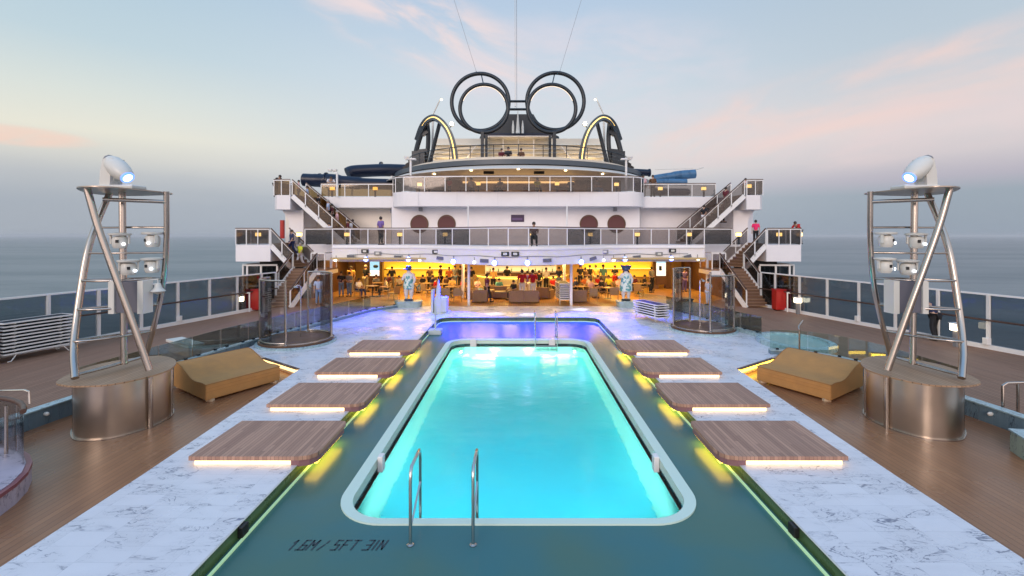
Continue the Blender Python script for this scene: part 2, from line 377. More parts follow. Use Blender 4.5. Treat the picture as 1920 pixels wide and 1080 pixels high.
class MB:
    def __init__(s): s.v = []; s.f = []; s.smooth = []
    def add(s, vs, fs, smooth=False):
        o = len(s.v); s.v += [Vector(v) for v in vs]; s.f += [tuple(i+o for i in f) for f in fs]; s.smooth += [smooth]*len(fs); return s
    def box(s, a, b, bev=0):
        x0,y0,z0 = (min(a[i],b[i]) for i in range(3)); x1,y1,z1 = (max(a[i],b[i]) for i in range(3))
        if bev > 0 and min(x1-x0, y1-y0, z1-z0) > 2.2*bev:
            return s.rbox(x0,y0,z0,x1,y1,z1,bev)
        vs = [(x0,y0,z0),(x1,y0,z0),(x1,y1,z0),(x0,y1,z0),(x0,y0,z1),(x1,y0,z1),(x1,y1,z1),(x0,y1,z1)]
        return s.add(vs, [(0,3,2,1),(4,5,6,7),(0,1,5,4),(1,2,6,5),(2,3,7,6),(3,0,4,7)])
    def rbox(s, x0,y0,z0,x1,y1,z1,r):
        bm = bmesh.new(); bmesh.ops.create_cube(bm, size=1)
        for v in bm.verts: v.co = Vector(((x0+x1)/2+v.co.x*(x1-x0), (y0+y1)/2+v.co.y*(y1-y0), (z0+z1)/2+v.co.z*(z1-z0)))
        bmesh.ops.bevel(bm, geom=bm.edges[:], offset=r, segments=2, affect='EDGES', profile=.5)
        bm.verts.index_update(); s.add([v.co.copy() for v in bm.verts], [tuple(v.index for v in f.verts) for f in bm.faces]); bm.free(); return s
    def obox(s, c, ax, ay, az_):   # oriented box: centre, half-vectors
        c, ax, ay, az_ = map(Vector, (c, ax, ay, az_))
        vs = [c+sx*ax+sy*ay+sz*az_ for sz in (-1,1) for sx,sy in ((-1,-1),(1,-1),(1,1),(-1,1))]
        return s.add(vs, [(0,3,2,1),(4,5,6,7),(0,1,5,4),(1,2,6,5),(2,3,7,6),(3,0,4,7)])
    def bar(s, a, b, wd, ht, up=(0,0,1)):   # rectangular bar from a to b
        a, b = Vector(a), Vector(b); d = (b-a)
        if d.length < 1e-6: return s
        up = Vector(up); dn = d.normalized()
        if abs(dn.dot(up)) > .99: up = Vector((0,1,0))
        sd = dn.cross(up).normalized(); u2 = sd.cross(dn).normalized()
        return s.obox((a+b)/2, d/2, sd*wd/2, u2*ht/2)
    def tube(s, path, r, n=10, closed=False, caps=True):
        P_ = [Vector(p) for p in path]; N = len(P_)
        rr = r if isinstance(r, (list, tuple)) else [r]*N
        vs = []; prev = None
        for i in range(N):
            if closed: t_ = P_[(i+1) % N]-P_[(i-1) % N]
            else: t_ = P_[min(i+1, N-1)]-P_[max(i-1, 0)]
            if t_.length < 1e-9: t_ = Vector((0,0,1))
            t_.normalize()
            if prev is None:
                up = Vector((0,0,1)) if abs(t_.z) < .9 else Vector((1,0,0)); nrm = t_.cross(up).normalized()
            else:
                nrm = prev-t_*prev.dot(t_)
                nrm = nrm.normalized() if nrm.length > 1e-6 else t_.orthogonal().normalized()
            prev = nrm; bn = t_.cross(nrm)
            for k in range(n):
                a = 2*PI*k/n; vs.append(P_[i]+nrm*math.cos(a)*rr[i]+bn*math.sin(a)*rr[i])
        fs = []
        for i in range(N if closed else N-1):
            j = (i+1) % N
            for k in range(n):
                k2 = (k+1) % n; fs.append((i*n+k, i*n+k2, j*n+k2, j*n+k))
        s.add(vs, fs, True)
        if caps and not closed:
            s.add(vs[:n], [tuple(reversed(range(n)))]); s.add(vs[-n:], [tuple(range(n))])
        return s
    def lathe(s, prof, c=(0,0,0), n=24, axis=(0,0,1), sx=1, sy=1, caps=True):
        c = Vector(c); ax = Vector(axis).normalized(); q = Vector((0,0,1)).rotation_difference(ax)
        vs = []; 
        for (r, z) in prof:
            for k in range(n):
                a = 2*PI*k/n; vs.append(c+q @ Vector((r*math.cos(a)*sx, r*math.sin(a)*sy, z)))
        fs = [(i*n+k, i*n+(k+1) % n, (i+1)*n+(k+1) % n, (i+1)*n+k) for i in range(len(prof)-1) for k in range(n)]
        s.add(vs, fs, True)
        if not caps or (abs(prof[0][1]-prof[-1][1]) < 1e-6 and min(prof[0][0], prof[-1][0]) < 1e-4): return s
        if prof[0][0] > 1e-4: s.add(vs[:n], [tuple(reversed(range(n)))])
        if prof[-1][0] > 1e-4: s.add(vs[-n:], [tuple(range(n))])
        return s
    def ball(s, c, r, n=12, sc=(1,1,1)):
        m = n//2; vs = []; c = Vector(c)
        for i in range(m+1):
            t_ = PI*i/m
            for k in range(n):
                a = 2*PI*k/n; vs.append(c+Vector((math.sin(t_)*math.cos(a)*sc[0], math.sin(t_)*math.sin(a)*sc[1], math.cos(t_)*sc[2]))*r)
        return s.add(vs, [(i*n+k, (i+1)*n+k, (i+1)*n+(k+1) % n, i*n+(k+1) % n) for i in range(m) for k in range(n)], True)
    def prism(s, poly, z0, z1, smooth_side=False, top=True, bottom=True):
        n = len(poly); area = sum(poly[i][0]*poly[(i+1) % n][1]-poly[(i+1) % n][0]*poly[i][1] for i in range(n))
        if area < 0: poly = poly[::-1]
        vs = [(p[0],p[1],z0) for p in poly]+[(p[0],p[1],z1) for p in poly]
        s.add(vs, [(i, (i+1) % n, n+(i+1) % n, n+i) for i in range(n)], smooth_side)
        if top: s.add(vs[n:], [tuple(range(n))])
        if bottom: s.add(vs[:n], [tuple(reversed(range(n)))])
        return s
    def strip(s, A, B, smooth=False):  # quads between two polylines
        n = len(A); return s.add(list(A)+list(B), [(i, i+1, n+i+1, n+i) for i in range(n-1)], smooth)
    def slab(s, A, B, off):            # closed thick sheet between polylines A and B, thickness vector
        off = Vector(off); A = [Vector(p) for p in A]; B = [Vector(p) for p in B]
        A2 = [p+off for p in A]; B2 = [p+off for p in B]; n = len(A)
        s.strip(A, B); s.strip(B2, A2); s.strip(B, B2); s.strip(A2, A)
        s.add([A[0],B[0],B2[0],A2[0]], [(0,3,2,1)]); s.add([A[-1],B[-1],B2[-1],A2[-1]], [(0,1,2,3)]); return s
    def wall(s, path, z0, z1, th):     # wall of thickness th following a plan polyline
        P_ = [Vector((p[0],p[1],0)) for p in path]; n = len(P_); nr = []
        for i in range(n):
            d = (P_[min(i+1,n-1)]-P_[max(i-1,0)]).normalized(); nr.append(Vector((-d.y, d.x, 0)))
        I = [P_[i]-nr[i]*th/2 for i in range(n)]; O = [P_[i]+nr[i]*th/2 for i in range(n)]
        poly = I+O[::-1]
        q = [(p.x,p.y) for p in poly]
        vs = [(x,y,z0) for x,y in q]+[(x,y,z1) for x,y in q]; m = len(q)
        area = sum(q[i][0]*q[(i+1) % m][1]-q[(i+1) % m][0]*q[i][1] for i in range(m)); fl_ = area < 0
        fs = [(i,(i+1) % m,m+(i+1) % m,m+i) for i in range(m)]
        for i in range(n-1):
            a, b_, c_, d_ = i, i+1, m-2-i, m-1-i
            fs.append((m+a, m+b_, m+c_, m+d_)); fs.append((d_, c_, b_, a))
        if fl_: fs = [f[::-1] for f in fs]
        return s.add(vs, fs)
    def mirror(s):
        o = MB(); o.v = [Vector((-v.x, v.y, v.z)) for v in s.v]; o.f = [f[::-1] for f in s.f]; o.smooth = list(s.smooth); return o
    def xf(s, M):
        s.v = [M @ v for v in s.v]; return s
    def build(s, name, material, parent=None, label=None):
        me = bpy.data.meshes.new(name)
        off = origin_of(parent) if parent else Vector((0,0,0))
        me.from_pydata([v-off for v in s.v], [], s.f); me.polygons.foreach_set('use_smooth', s.smooth)
        if any(s.smooth):
            try: me.set_sharp_from_angle(angle=R(40))
            except Exception: pass
        me.update(); o = bpy.data.objects.new(name, me); COL.objects.link(o)
        if material: me.materials.append(material)
        if parent: o.parent = parent; o['_o'] = tuple(off)
        else: o['_o'] = (0,0,0)
        if label: o['label'] = label
        return o
def origin_of(o):
    return Vector(o['_o']) if '_o' in o else Vector((0,0,0))
def tag(o, label=None, cat=None, group=None, kind=None):
    if label: o['label'] = label
    if cat: o['category'] = cat
    if group: o['group'] = group
    if kind: o['kind'] = kind
    return o
def thing(name, label, cat, loc=(0,0,0), group=None):
    o = bpy.data.objects.new(name, None); COL.objects.link(o); o.location = loc; o['_o'] = tuple(loc)
    o.empty_display_size = .2
    return tag(o, label, cat, group)
def struct(name, mb, m):
    return tag(mb.build(name, m), kind='structure')
def copy_tree(o, parent=None):
    c = o.copy(); COL.objects.link(c)
    if parent: c.parent = parent
    for ch in o.children: copy_tree(ch, c)
    return c
def place(proto, first, loc, rz=0, label=None, group=None, sc=None):
    o = proto if first else copy_tree(proto)
    o.location = loc; o.rotation_euler = (0,0,rz)
    if sc: o.scale = (sc,)*3 if isinstance(sc, (int,float)) else sc
    if label: o['label'] = label
    if group: o['group'] = group
    return o

# measured photo coordinates to metres: at depth Y, or on the level z
def P(px, py, Y): return Vector(((px-VX)*Y/F, Y, H-(py-VY)*Y/F))
def G(px, py, z=0.0):
    Y = F*(H-z)/(py-VY); return Vector(((px-VX)*Y/F, Y, z))
def mx(p): return Vector((-p[0],) + tuple(p[1:]))
def rrect(x0, y0, x1, y1, r, n=8):
    pts = []
    for cx, cy, a0 in ((x1-r,y1-r,0),(x0+r,y1-r,90),(x0+r,y0+r,180),(x1-r,y0+r,270)):
        for k in range(n+1):
            a = R(a0+90*k/n); pts.append((cx+r*math.cos(a), cy+r*math.sin(a)))
    return pts
def ring_fill(outer, inner, z, up=True):
    bm = bmesh.new(); es = []
    for poly in (outer, inner):
        vs = [bm.verts.new((p[0],p[1],z)) for p in poly]
        es += [bm.edges.new((vs[i], vs[(i+1) % len(vs)])) for i in range(len(vs))]
    bmesh.ops.triangle_fill(bm, edges=es, use_beauty=True)
    bm.normal_update()
    for f in bm.faces:
        if f.normal.z < 0: f.normal_flip()
    bm.verts.index_update(); m = MB(); m.add([v.co.copy() for v in bm.verts], [tuple(v.index for v in f.verts) for f in bm.faces]); bm.free(); return m
# ================================================================== SETTING: sea, decks
m = MB(); n = 64
rings_ = [0, 30, 200, 2000, 20000, 60000]
vs = [(0, 0, -45)] + [(r*math.cos(2*PI*k/n), r*math.sin(2*PI*k/n), -45) for r in rings_[1:] for k in range(n)]
fs = [(0, 1+k, 1+(k+1) % n) for k in range(n)] + [(1+i*n+k, 1+(i+1)*n+k, 1+(i+1)*n+(k+1) % n, 1+i*n+(k+1) % n) for i in range(len(rings_)-2) for k in range(n)]
m.add(vs, fs); struct('sea', m, SEA)

def railx(Y): return 17.4-(Y-15.75)*.284 if Y < 30 else 13.35
CURB = [(11.1,2),(11.1,9.8),(10.95,11.5),(10.7,14.0),(10.4,16.5),(10.0,18.3),(9.1,21.6),(8.0,25.4),(6.9,26.9)]
def curbx(Y):
    for (x0,y0),(x1,y1) in zip(CURB, CURB[1:]):
        if y0 <= Y <= y1: return x0+(x1-x0)*(Y-y0)/(y1-y0)
    return CURB[0][0] if Y < 2 else CURB[-1][0]

hull = MB(); hp = [(railx(Y)+.15, Y) for Y in (-6, 10, 20, 29.9)]+[(17.0,30.2),(17.0,60)]
hull.prism(hp+[(-x, y) for x, y in hp[::-1]], -45, -2.6, top=True)
struct('hull', hull, WHITE)
edge = MB()
for s_ in (1, -1):
    q = [(s_*x, y) for x, y in hp]
    edge.wall(q, -2.6, -.004, .1)
struct('hull_side', edge, WHITE)

# promenade decks either side, the brown well decks, the bar floor
for s_ in (1, -1):
    m = MB(); Ys = [-6, 2, 6, 9.8, 11.5, 14, 16.5, 18.3, 21.6, 25.4, 26.9]
    A = [(s_*curbx(y), y, 0) for y in Ys]; B = [(s_*(railx(y)+.1), y, 0) for y in Ys]
    if s_ > 0: m.strip(B, A)
    else: m.strip(A, B)
    m.add([(s_*6.9,26.9,0),(s_*(railx(26.9)+.1),26.9,0),(s_*16.9,40,0),(s_*6.9,40,0)], [(0,1,2,3)] if s_ > 0 else [(3,2,1,0)])
    struct('promenade_deck', m, WALKDECK)
    m = MB(); m.add([(s_*3.9,-6,-.25),(s_*11.2,-6,-.25),(s_*11.2,17.4,-.25),(s_*3.9,17.4,-.25)], [(0,1,2,3)] if s_ > 0 else [(3,2,1,0)])
    struct('well_deck', m, DECK)
m = MB(); m.add([(-10.4,27.3,.004),(10.4,27.3,.004),(13.4,30.7,.004),(13.4,38.6,.004),(-13.4,38.6,.004),(-13.4,30.7,.004)], [(0,1,2,3,4,5)])
struct('bar_floor', m, BARFLOOR)

# marble terrace round the pool: a raised slab with a rectangular bay for the pool deck
inner = [(-3.98,-6),(-3.98,22.9),(-3.86,23.4),(-3.4,23.62),(3.4,23.62),(3.86,23.4),(3.98,22.9),(3.98,-6)]
outR = [(6.2,-6),(6.45,8),(6.74,14.5),(8.65,15.9),(9.9,17.2),(10.0,18.3),(9.1,21.6),(8.0,25.4),(6.9,26.9),(6.0,27.45)]
outL = [(-x, y) for x, y in outR[::-1]]
m = MB(); m.prism(inner+outR+outL, -.255, 0, bottom=False)
struct('marble_terrace', m, MARBLE)
# green-tiled face of the bay and its glowing edge line
lip = [(p[0]*.9975, p[1]-.008 if abs(p[0]) < 3.9 else p[1]) for p in inner]
GREENTILE = mat('green_tile', (.06,.11,.045), .3, var=(3,.25), emit=(.06,.12,.04), es=.04)  # tile has a weak green emission standing in for bounced edge light
m = MB(); m.wall(lip, -.25, -.012, .012); struct('bay_face', m, GREENTILE)
m = MB(); m.wall([(p[0]*.9955, p[1]-.02 if abs(p[0]) < 3.9 else p[1]) for p in inner], -.008, .003, .02)
o = tag(m.build('edge_trim', CREAM), kind='structure')
m = MB(); m.wall([(p[0]*.978, p[1]-.10 if abs(p[0]) < 3.9 else p[1]) for p in inner], -.2, -.17, .032)
tag(m.build('edge_light', LEDG), 'pale green glowing line along the sunken pool deck edge', 'edge light')

# sunken teal pool deck with a film of water, and the pool let into it
PX, PY0, PY1 = 2.90, 6.96, 19.5
outer = [(-3.97,-6),(3.97,-6),(3.97,22.9),(3.85,23.38),(3.39,23.6),(-3.39,23.6),(-3.85,23.38),(-3.97,22.9)]
pin = rrect(-PX+.05, PY0+.05, PX-.05, PY1-.05, .80, 10)
struct('pool_deck', ring_fill(outer, pin, -.2), SPLASH)
POOLWALL = mat('pool_wall', (.62,.80,.60), .4)
pool = thing('swimming_pool', 'bright turquoise rectangular pool with pale rounded coping', 'pool', (0, 13.2, -.2))
cop_o = rrect(-PX, PY0, PX, PY1, .85, 12); cop_i = rrect(-PX+.20, PY0+.14, PX-.20, PY1-.20, .66, 12)
m = ring_fill(cop_o, cop_i, -.172)
for poly, z0, z1, flip in ((cop_o, -.2, -.172, 0), (cop_i, -.34, -.172, 1)):
    nn = len(poly); vv = [(x,y,z0) for x,y in poly]+[(x,y,z1) for x,y in poly]
    ff = [(i,(i+1) % nn,nn+(i+1) % nn,nn+i) for i in range(nn)]
    m.add(vv, [f[::-1] for f in ff] if flip else ff)
m.build('coping', COPING, pool)
# overflow slot and basin
bas_i = rrect(-PX+.17, PY0+.13, PX-.17, PY1-.17, .68, 12); nn = len(bas_i)
m = MB()
ff = [(i, nn+i, nn+(i+1) % nn, (i+1) % nn) for i in range(nn)]
m.add([(x,y,-.34) for x,y in bas_i]+[(x,y,-.46) for x,y in bas_i], [f for f in ff])
m.build('overflow_slot', DARKM, pool)
m = MB()
b2 = rrect(-PX+.22, PY0+.22, PX-.22, PY1-.22, .64, 12); b3 = rrect(-PX+.30, PY0+.30, PX-.30, PY1-.30, .5, 12)
m.add([(x,y,-.46) for x,y in b2]+[(x,y,-1.85) for x,y in b3], [f for f in ff])
bas = m.build('basin_wall', POOLWALL, pool)
for p_ in bas.data.polygons: p_.use_smooth = False
m = MB(); m.add([(x,y,-1.85) for x,y in b3], [tuple(range(nn))]); m.build('basin_floor', POOLTILE, pool)
m = MB(); m.add([(x,y,-.47) for x,y in rrect(-PX+.172, PY0+.172, PX-.172, PY1-.172, .68, 12)], [tuple(range(52))])
m.build('water', POOLWATER, pool)
for x in (-2.64, 2.64):      # skimmer tabs on the long sides
    m = MB(); m.box((x-.05, 8.95, -.42), (x+.05, 9.12, -.12), .01); m.build('skimmer_tab', WHITEM, pool)
for x in (-1.85, .98+.4):
    m = MB(); m.box((x-.13, 19.22, -.46), (x+.13, 19.28, -.13), .01); m.build('skimmer_tab', WHITEM, pool)
for k, x in enumerate((-.97, .40)):
    m = MB(); m.lathe([(0,-.02),(.15,-.02),(.15,.0),(.17,.02)], (x, 19.15, -.82), 20, (0,1,0)); m.build('underwater_lamp', mat('pool_lamp%d' % k, (1,1,1), .2, emit=(.85,.95,1), es=9), pool)
for x in (-2.3, 2.25):
    m = MB(); m.lathe([(0,-.02),(.04,-.02),(.05,.0)], (x, 18.9, -.7), 12, (0,1,0)); m.build('underwater_lamp', WLAMP2, pool)
def area(name, loc, size, energy, col, rot=(0,0,0), sizey=None, spread=None):
    d = bpy.data.lights.new(name, 'AREA'); d.energy = energy; d.color = col; d.size = size
    if sizey: d.shape = 'RECTANGLE'; d.size_y = sizey
    if spread: d.spread = R(spread)
    o = bpy.data.objects.new(name, d); COL.objects.link(o); o.location = loc; o.rotation_euler = rot; return o
# underwater lamps at the far wall, plus an added fill panel
def point(name, loc, energy, col, r=.0):
    d = bpy.data.lights.new(name, 'POINT'); d.energy = energy; d.color = col; d.shadow_soft_size = r
    o = bpy.data.objects.new(name, d); COL.objects.link(o); o.location = loc; return o
area('pool_wall_lamp', (0, 7.30, -1.05), 4.4, 450, (.24,.72,.90), (R(92),0,0), .9, 85)  # unseen panel under the near coping, added to brighten the pool
for x in (-.97, .40): point('pool_lamp_light', (x, 18.9, -.95), 190, (.42,.98,.85))
for x in (-2.3, 2.25): point('pool_lamp_light', (x, 18.7, -.7), 130, (.36,.95,.95))

# depth marking painted on the deck
def strokes(glyph):
    S = {'1':[[(.2,.75),(.55,1),(.35,0)]], '.':[[(.15,0),(.3,0)]], '6':[[(.95,1),(.3,1),(.05,0),(.75,0),(.85,.48),(.2,.48)]],
         'M':[[(0,0),(.25,1),(.6,.45),(1.1,1),(.85,0)]], '/':[[(0,-.02),(.55,.55)],[(.7,.7),(.85,.95)]],
         '5':[[(1,1),(.3,1),(.18,.52),(.8,.52),(.68,0),(0,0)]], 'F':[[(0,0),(.25,1),(.95,1)],[(.13,.52),(.7,.52)]],
         'T':[[(.1,1),(1.05,1)],[(.57,1),(.35,0)]], '3':[[(.2,1),(.95,1),(.7,0),(-.1,0)],[(.15,.5),(.8,.5)]],
         'I':[[(.05,0),(.3,1)]], 'N':[[(0,0),(.25,1),(.7,0.05),(.95,1)]]}
    return S[glyph]
m = MB(); hgt = .20; wdt = .085; x = -3.17; y0 = 6.42
for g_, adv in (('1',.9),('.',.35),('6',1.05),('M',1.55),('/',1.75),('5',1.15),('F',1.2),('T',1.95),('3',1.15),('I',.55),('N',1.2)):
    for st in strokes(g_):
        pts = [Vector((x+(u+ .18*v)*wdt*1.15, y0+v*hgt, -.196)) for u, v in st]
        for a, b in zip(pts, pts[1:]):
            d = (b-a).normalized(); sd = Vector((-d.y, d.x, 0))*.012; a2 = a-d*.007; b2_ = b+d*.007
            m.add([a2-sd, b2_-sd, b2_+sd, a2+sd], [(0,1,2,3)])
    x += adv*wdt*1.12+.012
# keep the strokes as one flat painted sheet
tag(m.build('depth_marking', TXT), 'dark slanted depth lettering painted on teal deck beside the pool', 'marking')

# pool ladders
def ladder(name, label, x0, x1, yo, yi, top, zout, zin, tread=False):
    t = thing(name, label, 'ladder', ((x0+x1)/2, yo, zout), 'pool ladders')
    for x in (x0, x1):
        m = MB()
        dn = 1 if yi > yo else -1
        path = [(x,yo,zout),(x,yo,top-.16),(x,yo+.02*dn,top-.05),(x,yo+.08*dn,top),(x,yi-.08*dn,top+.0),(x,yi-.02*dn,top-.05),(x,yi,top-.16),(x,yi,zin)]
        m.tube(path, .024, 12)
        r = m.build('rail', CHROME, t)
        m = MB(); m.tube([(x,yo,zout+.22),(x,yi,zout+.55)], .016, 10); m.build('brace', CHROME, t)
        m = MB(); m.lathe([(.05,0),(.05,.012),(.03,.025)], (x,yo,zout), 16); m.build('foot_plate', CHROMEW, t)
    m = MB()
    if tread:
        for k in range(3):
            m = MB(); m.box((x0,yi-.10,-.42-.28*k),(x1,yi+.05,-.38-.28*k), .008); m.build('tread', GREY if k == 0 else CHROMEW, t)
    return t
ladder('pool_ladder', 'steel ladder rails at the near end of the pool beside lettering', -1.50, -.63, 6.52, 7.18, .86, -.2, -1.1)
ladder('pool_ladder', 'steel ladder with treads at the far end of the pool', .69, 1.58, 20.05, 19.15, .90, -.2, -1.1, True)

# floating teak sunbathing platforms
pads = []
names_ = [('nearest', 0), ('second', 1), ('third', 2), ('farthest', 3)]
def make_pad():
    t = thing('sun_platform', 'x', 'sun platform', (0,0,0), 'raised teak platforms along the pool')
    # local: x from 0 (outer) to 2.25 (inner), y 0..1.62
    pl = [(0,0),(1.95,0),(2.13,.05),(2.22,.16),(2.25,.3),(2.25,1.5),(2.2,1.6),(2.1,1.62),(0,1.62)]
    m = MB(); m.prism(pl, .10, .172); body = m.build('platform_top', PADTEAK, t)
    bm = bmesh.new(); bm.from_mesh(body.data); bmesh.ops.bevel(bm, geom=[e for e in bm.edges if len(e.link_faces) == 2 and abs(e.verts[0].co.z-e.verts[1].co.z) < .001 and e.verts[0].co.z > .15], offset=.012, segments=2, affect='EDGES'); bm.to_mesh(body.data); bm.free()
    m = MB(); m.prism([(1.80,.04),(1.95,.03),(2.12,.08),(2.20,.2),(2.22,.32),(2.22,1.48),(2.16,1.58),(1.80,1.58)], -.02, .10); m.build('end_block', PADEDGE, t)
    m = MB(); m.box((.06,.07,.0),(1.80,.12,.098)); m.build('front_light', LEDW, t)
    m = MB(); m.box((.02,.03,.084),(1.84,.07,.099)); m.build('light_rail', PADEDGE, t)
    m = MB(); m.box((1.96,.22,-.055),(2.19,1.45,-.0205)); m.build('side_light', LEDY, t)
    m = MB(); m.box((.3,.15,.0),(1.7,1.5,.099)); m.build('plinth', PADEDGE, t)
    m = MB(); m.box((.05,.15,.0),(.08,1.5,.098)); m.build('outer_light', LEDW, t)
    return t
PADEDGE = mat('pad_edge', (.26,.13,.14), .4)
proto = make_pad()
first = True
for side, sx in (('left', 1), ('right', -1)):
    for nm, k in names_:
        if side == 'left':
            o = place(proto, first, (-5.87, 8.35+2.58*k, 0), 0)
            first = False
        else:
            o = copy_tree(proto); o.location = (5.87, 8.35+2.58*k, 0); o.scale = (-1,1,1)
        o['label'] = '%s teak platform in the row on the %s side of the pool' % (nm, side)

# glowing face where the marble terrace steps down to the brown deck
for s_ in (1, -1):
    a = Vector((s_*6.78,14.50,0)); b = Vector((s_*8.55,15.80,0)); nrm = Vector((s_*.59,-.80,0)).normalized()
    m = MB(); m.bar(a+nrm*.05+Vector((0,0,-.09)), b+nrm*.05+Vector((0,0,-.09)), .03, .10)
    tag(m.build('step_light', LEDY if s_ > 0 else LEDW), 'glowing amber strip under the marble step beside the %s daybed' % ('right' if s_ > 0 else 'left'), 'step light', 'strip lights under the marble steps')
    m = MB(); m.bar(a+nrm*.02+Vector((0,0,-.015)), b+nrm*.02+Vector((0,0,-.015)), .14, .025)
    tag(m.build('step_edge', DRKWOOD), kind='structure')

# ------------------------------------------------------------------ kerb walls with glass on top
def balustrade(path, z0, z1, hg, name, label, gmat, wallm, panel=1.25, th=.22, skip=None):
    t = thing(name, label, 'balustrade', (path[0][0], path[0][1], z0), 'low glass balustrades round the terrace')
    m = MB(); m.wall(path, z0, z1-.03, th); m.build('kerb', wallm, t)
    m = MB(); m.wall(path, z1-.03, z1, th+.03); m.build('capping', KERBTOP, t)
    # resample
    P_ = [Vector((p[0],p[1],0)) for p in path]; L = [0]
    for a, b in zip(P_, P_[1:]): L.append(L[-1]+(b-a).length)
    def at(d):
        for i in range(len(P_)-1):
            if d <= L[i+1]+1e-6:
                return P_[i].lerp(P_[i+1], (d-L[i])/(L[i+1]-L[i]))
        return P_[-1]
    nP = max(1, round(L[-1]/panel)); st = L[-1]/nP
    for k in range(nP):
        if skip and skip(at((k+.5)*st)): continue
        a, b = at(k*st+.015), at((k+1)*st-.015)
        mid = at((k+.5)*st)
        m = MB(); m.wall([(a.x,a.y),(mid.x,mid.y),(b.x,b.y)], z1+.02, z1+hg, .014); gp = m.build('glass_panel', gmat, t)
        for q in (.2, .8):
            c_ = a.lerp(b, q); d = (b-a).normalized()
            m = MB(); m.bar(c_-d*.045+Vector((0,0,z1+.03)), c_+d*.045+Vector((0,0,z1+.03)), .05, .06); m.build('clamp', DARKM, gp)
    return t
KERBTOP = mat('kerb_top', (.34,.47,.50), .3, var=(8,.25))
left_far = [(-x, y) for x, y in ((10.95,11.5),(10.7,14.0),(10.4,16.5),(10.0,18.3),(9.1,21.6),(8.0,25.4),(6.9,26.9))]
balustrade(left_far, -.25, .15, .68, 'glass_balustrade', 'low glass balustrade curving behind the left daybed to the bar', G_GREEN, BLUEMARBLE)
near = [(11.0,6.0),(11.15,8.0),(11.12,9.8),(10.95,11.5)]
for s_ in (-1, 1):
    pth = [(s_*x, y) for x, y in near]
    t = thing('planter_wall', 'low curved blue marble wall at the %s edge of the brown deck' % ('left' if s_ < 0 else 'right'), 'low wall', (s_*11.1, 8, -.25), 'curved marble walls')
    m = MB(); m.wall(pth, -.25, .12, .22); m.build('wall_face', BLUEMARBLE, t)
    m = MB(); m.wall(pth, .12, .15, .26); m.build('capping', KERBTOP, t)
    m = MB(); m.ball((s_*10.86, 10.8, -.0), .07, 12, (1,.5,.7)); m.build('recessed_lamp', CREAM, t)
right_near = [(10.95,11.5),(10.9,14.2),(10.5,15.4),(9.7,16.2),(8.75,16.35)]
balustrade(right_near[::-1], -.25, .15, .68, 'glass_balustrade', 'green tinted glass balustrade behind the right daybed and steel tower', G_GREEN, BLUEMARBLE)
right_far = [(9.8,18.9),(9.1,21.6),(8.0,25.4),(6.9,26.9)]
balustrade(right_far, -.05, .15, .68, 'glass_balustrade', 'glass balustrade on pale kerb beside the right shower', G_GREEN, KERBTOP)

# whirlpool beyond the right balustrade
t = thing('hot_tub', 'pale turquoise whirlpool behind glass beside the right daybed', 'hot tub', (10.3, 17.7, 0))
m = MB(); m.lathe([(1.25,0),(1.25,.16),(1.02,.18),(1.0,.10)], (10.45,17.75,.0), 32, sy=1.25, caps=False); m.build('rim', KERBTOP, t)
m = MB(); m.lathe([(0,.11),(1.01,.11)], (10.45,17.75,.0), 32, sy=1.25)
m.build('water', mat('tub_water', (.34,.47,.47), .2, emit=(.2,.36,.38), es=.08), t)  # slight turquoise glow put into the water itself, no lamp here
m = MB(); m.tube([(9.55,15.95,.0),(9.55,15.95,.92),(9.6,16.1,.98),(10.3,17.0,1.02)], .03, 10); m.build('grab_rail', CHROMEW, t)
# bench beyond the left balustrade
t = thing('bench', 'long pale timber bench seen through glass behind left daybed', 'bench', (-12,16.5,0))
m = MB(); m.bar((-12.4,16.9,.38),(-10.9,15.9,.38),.5,.08); m.build('seat', CREAM, t)
m = MB(); m.bar((-12.3,16.8,.17),(-11.0,15.97,.17),.36,.34); m.build('base', TABLEW, t)

# near corner guards: curved stone plinth with glass and wooden cap (left), stone block (right)
t = thing('stair_guard', 'curved glass guard with dark wooden handrail on grey marble plinth', 'guard rail', (-11.2,7.6,-.25))
cx, cy, rr = -10.26, 6.70, 2.30
arc = lambda r, a0, a1, n=18: [(cx+r*math.cos(R(a0+(a1-a0)*k/n)), cy+r*math.sin(R(a0+(a1-a0)*k/n))) for k in range(n+1)]
m = MB(); m.prism(arc(rr,-85,110)+[(cx-1.6,cy+1.6),(cx-1.6,cy-2)], -.25, .03); m.build('plinth', PINKMARBLE, t)
m = MB(); m.prism(arc(rr-.07,-85,110)+[(cx-1.5,cy+1.5),(cx-1.5,cy-1.9)], .0905, .097); m.build('plinth_top', PINKMARBLE, t)
m = MB(); m.prism(arc(rr+.01,-85,110)+[(cx-1.6,cy+1.6),(cx-1.6,cy-2)], .03, .09); m.build('plinth_band', mat('maroon_band', (.20,.06,.08), .35), t)
for a0, a1 in ((43,63),(64,86),(87,109)):
    m = MB(); m.wall(arc(rr-.10,a0,a1,10), .09, 1.0, .014); m.build('glass_panel', G_CLEAR, t)
m = MB(); m.tube([(x,y,1.04) for x,y in arc(rr-.10,42,110,20)], .045, 10); m.build('handrail', CAPWOOD, t)
for a_ in (66, 84):
    q = arc(rr-.2, a_, a_+1, 1)[0]; m = MB(); m.tube([(q[0],q[1],.09),(q[0],q[1],.98)], .028, 10); m.build('post', CHROMEW, t)
q = (-10.15, 9.3)
m = MB(); m.tube([(q[0]-.7,q[1]+.5,.86),(q[0]+.1,q[1]+.25,.96),(q[0]+.22,q[1]+.22,.94),(q[0]+.25,q[1]+.2,.7)], .02, 8); m.build('grab_rail', CHROME, t)
t = thing('stone_block', 'pale blue marble bench block at the right picture edge', 'bench block', (9.6,8.5,-.25))
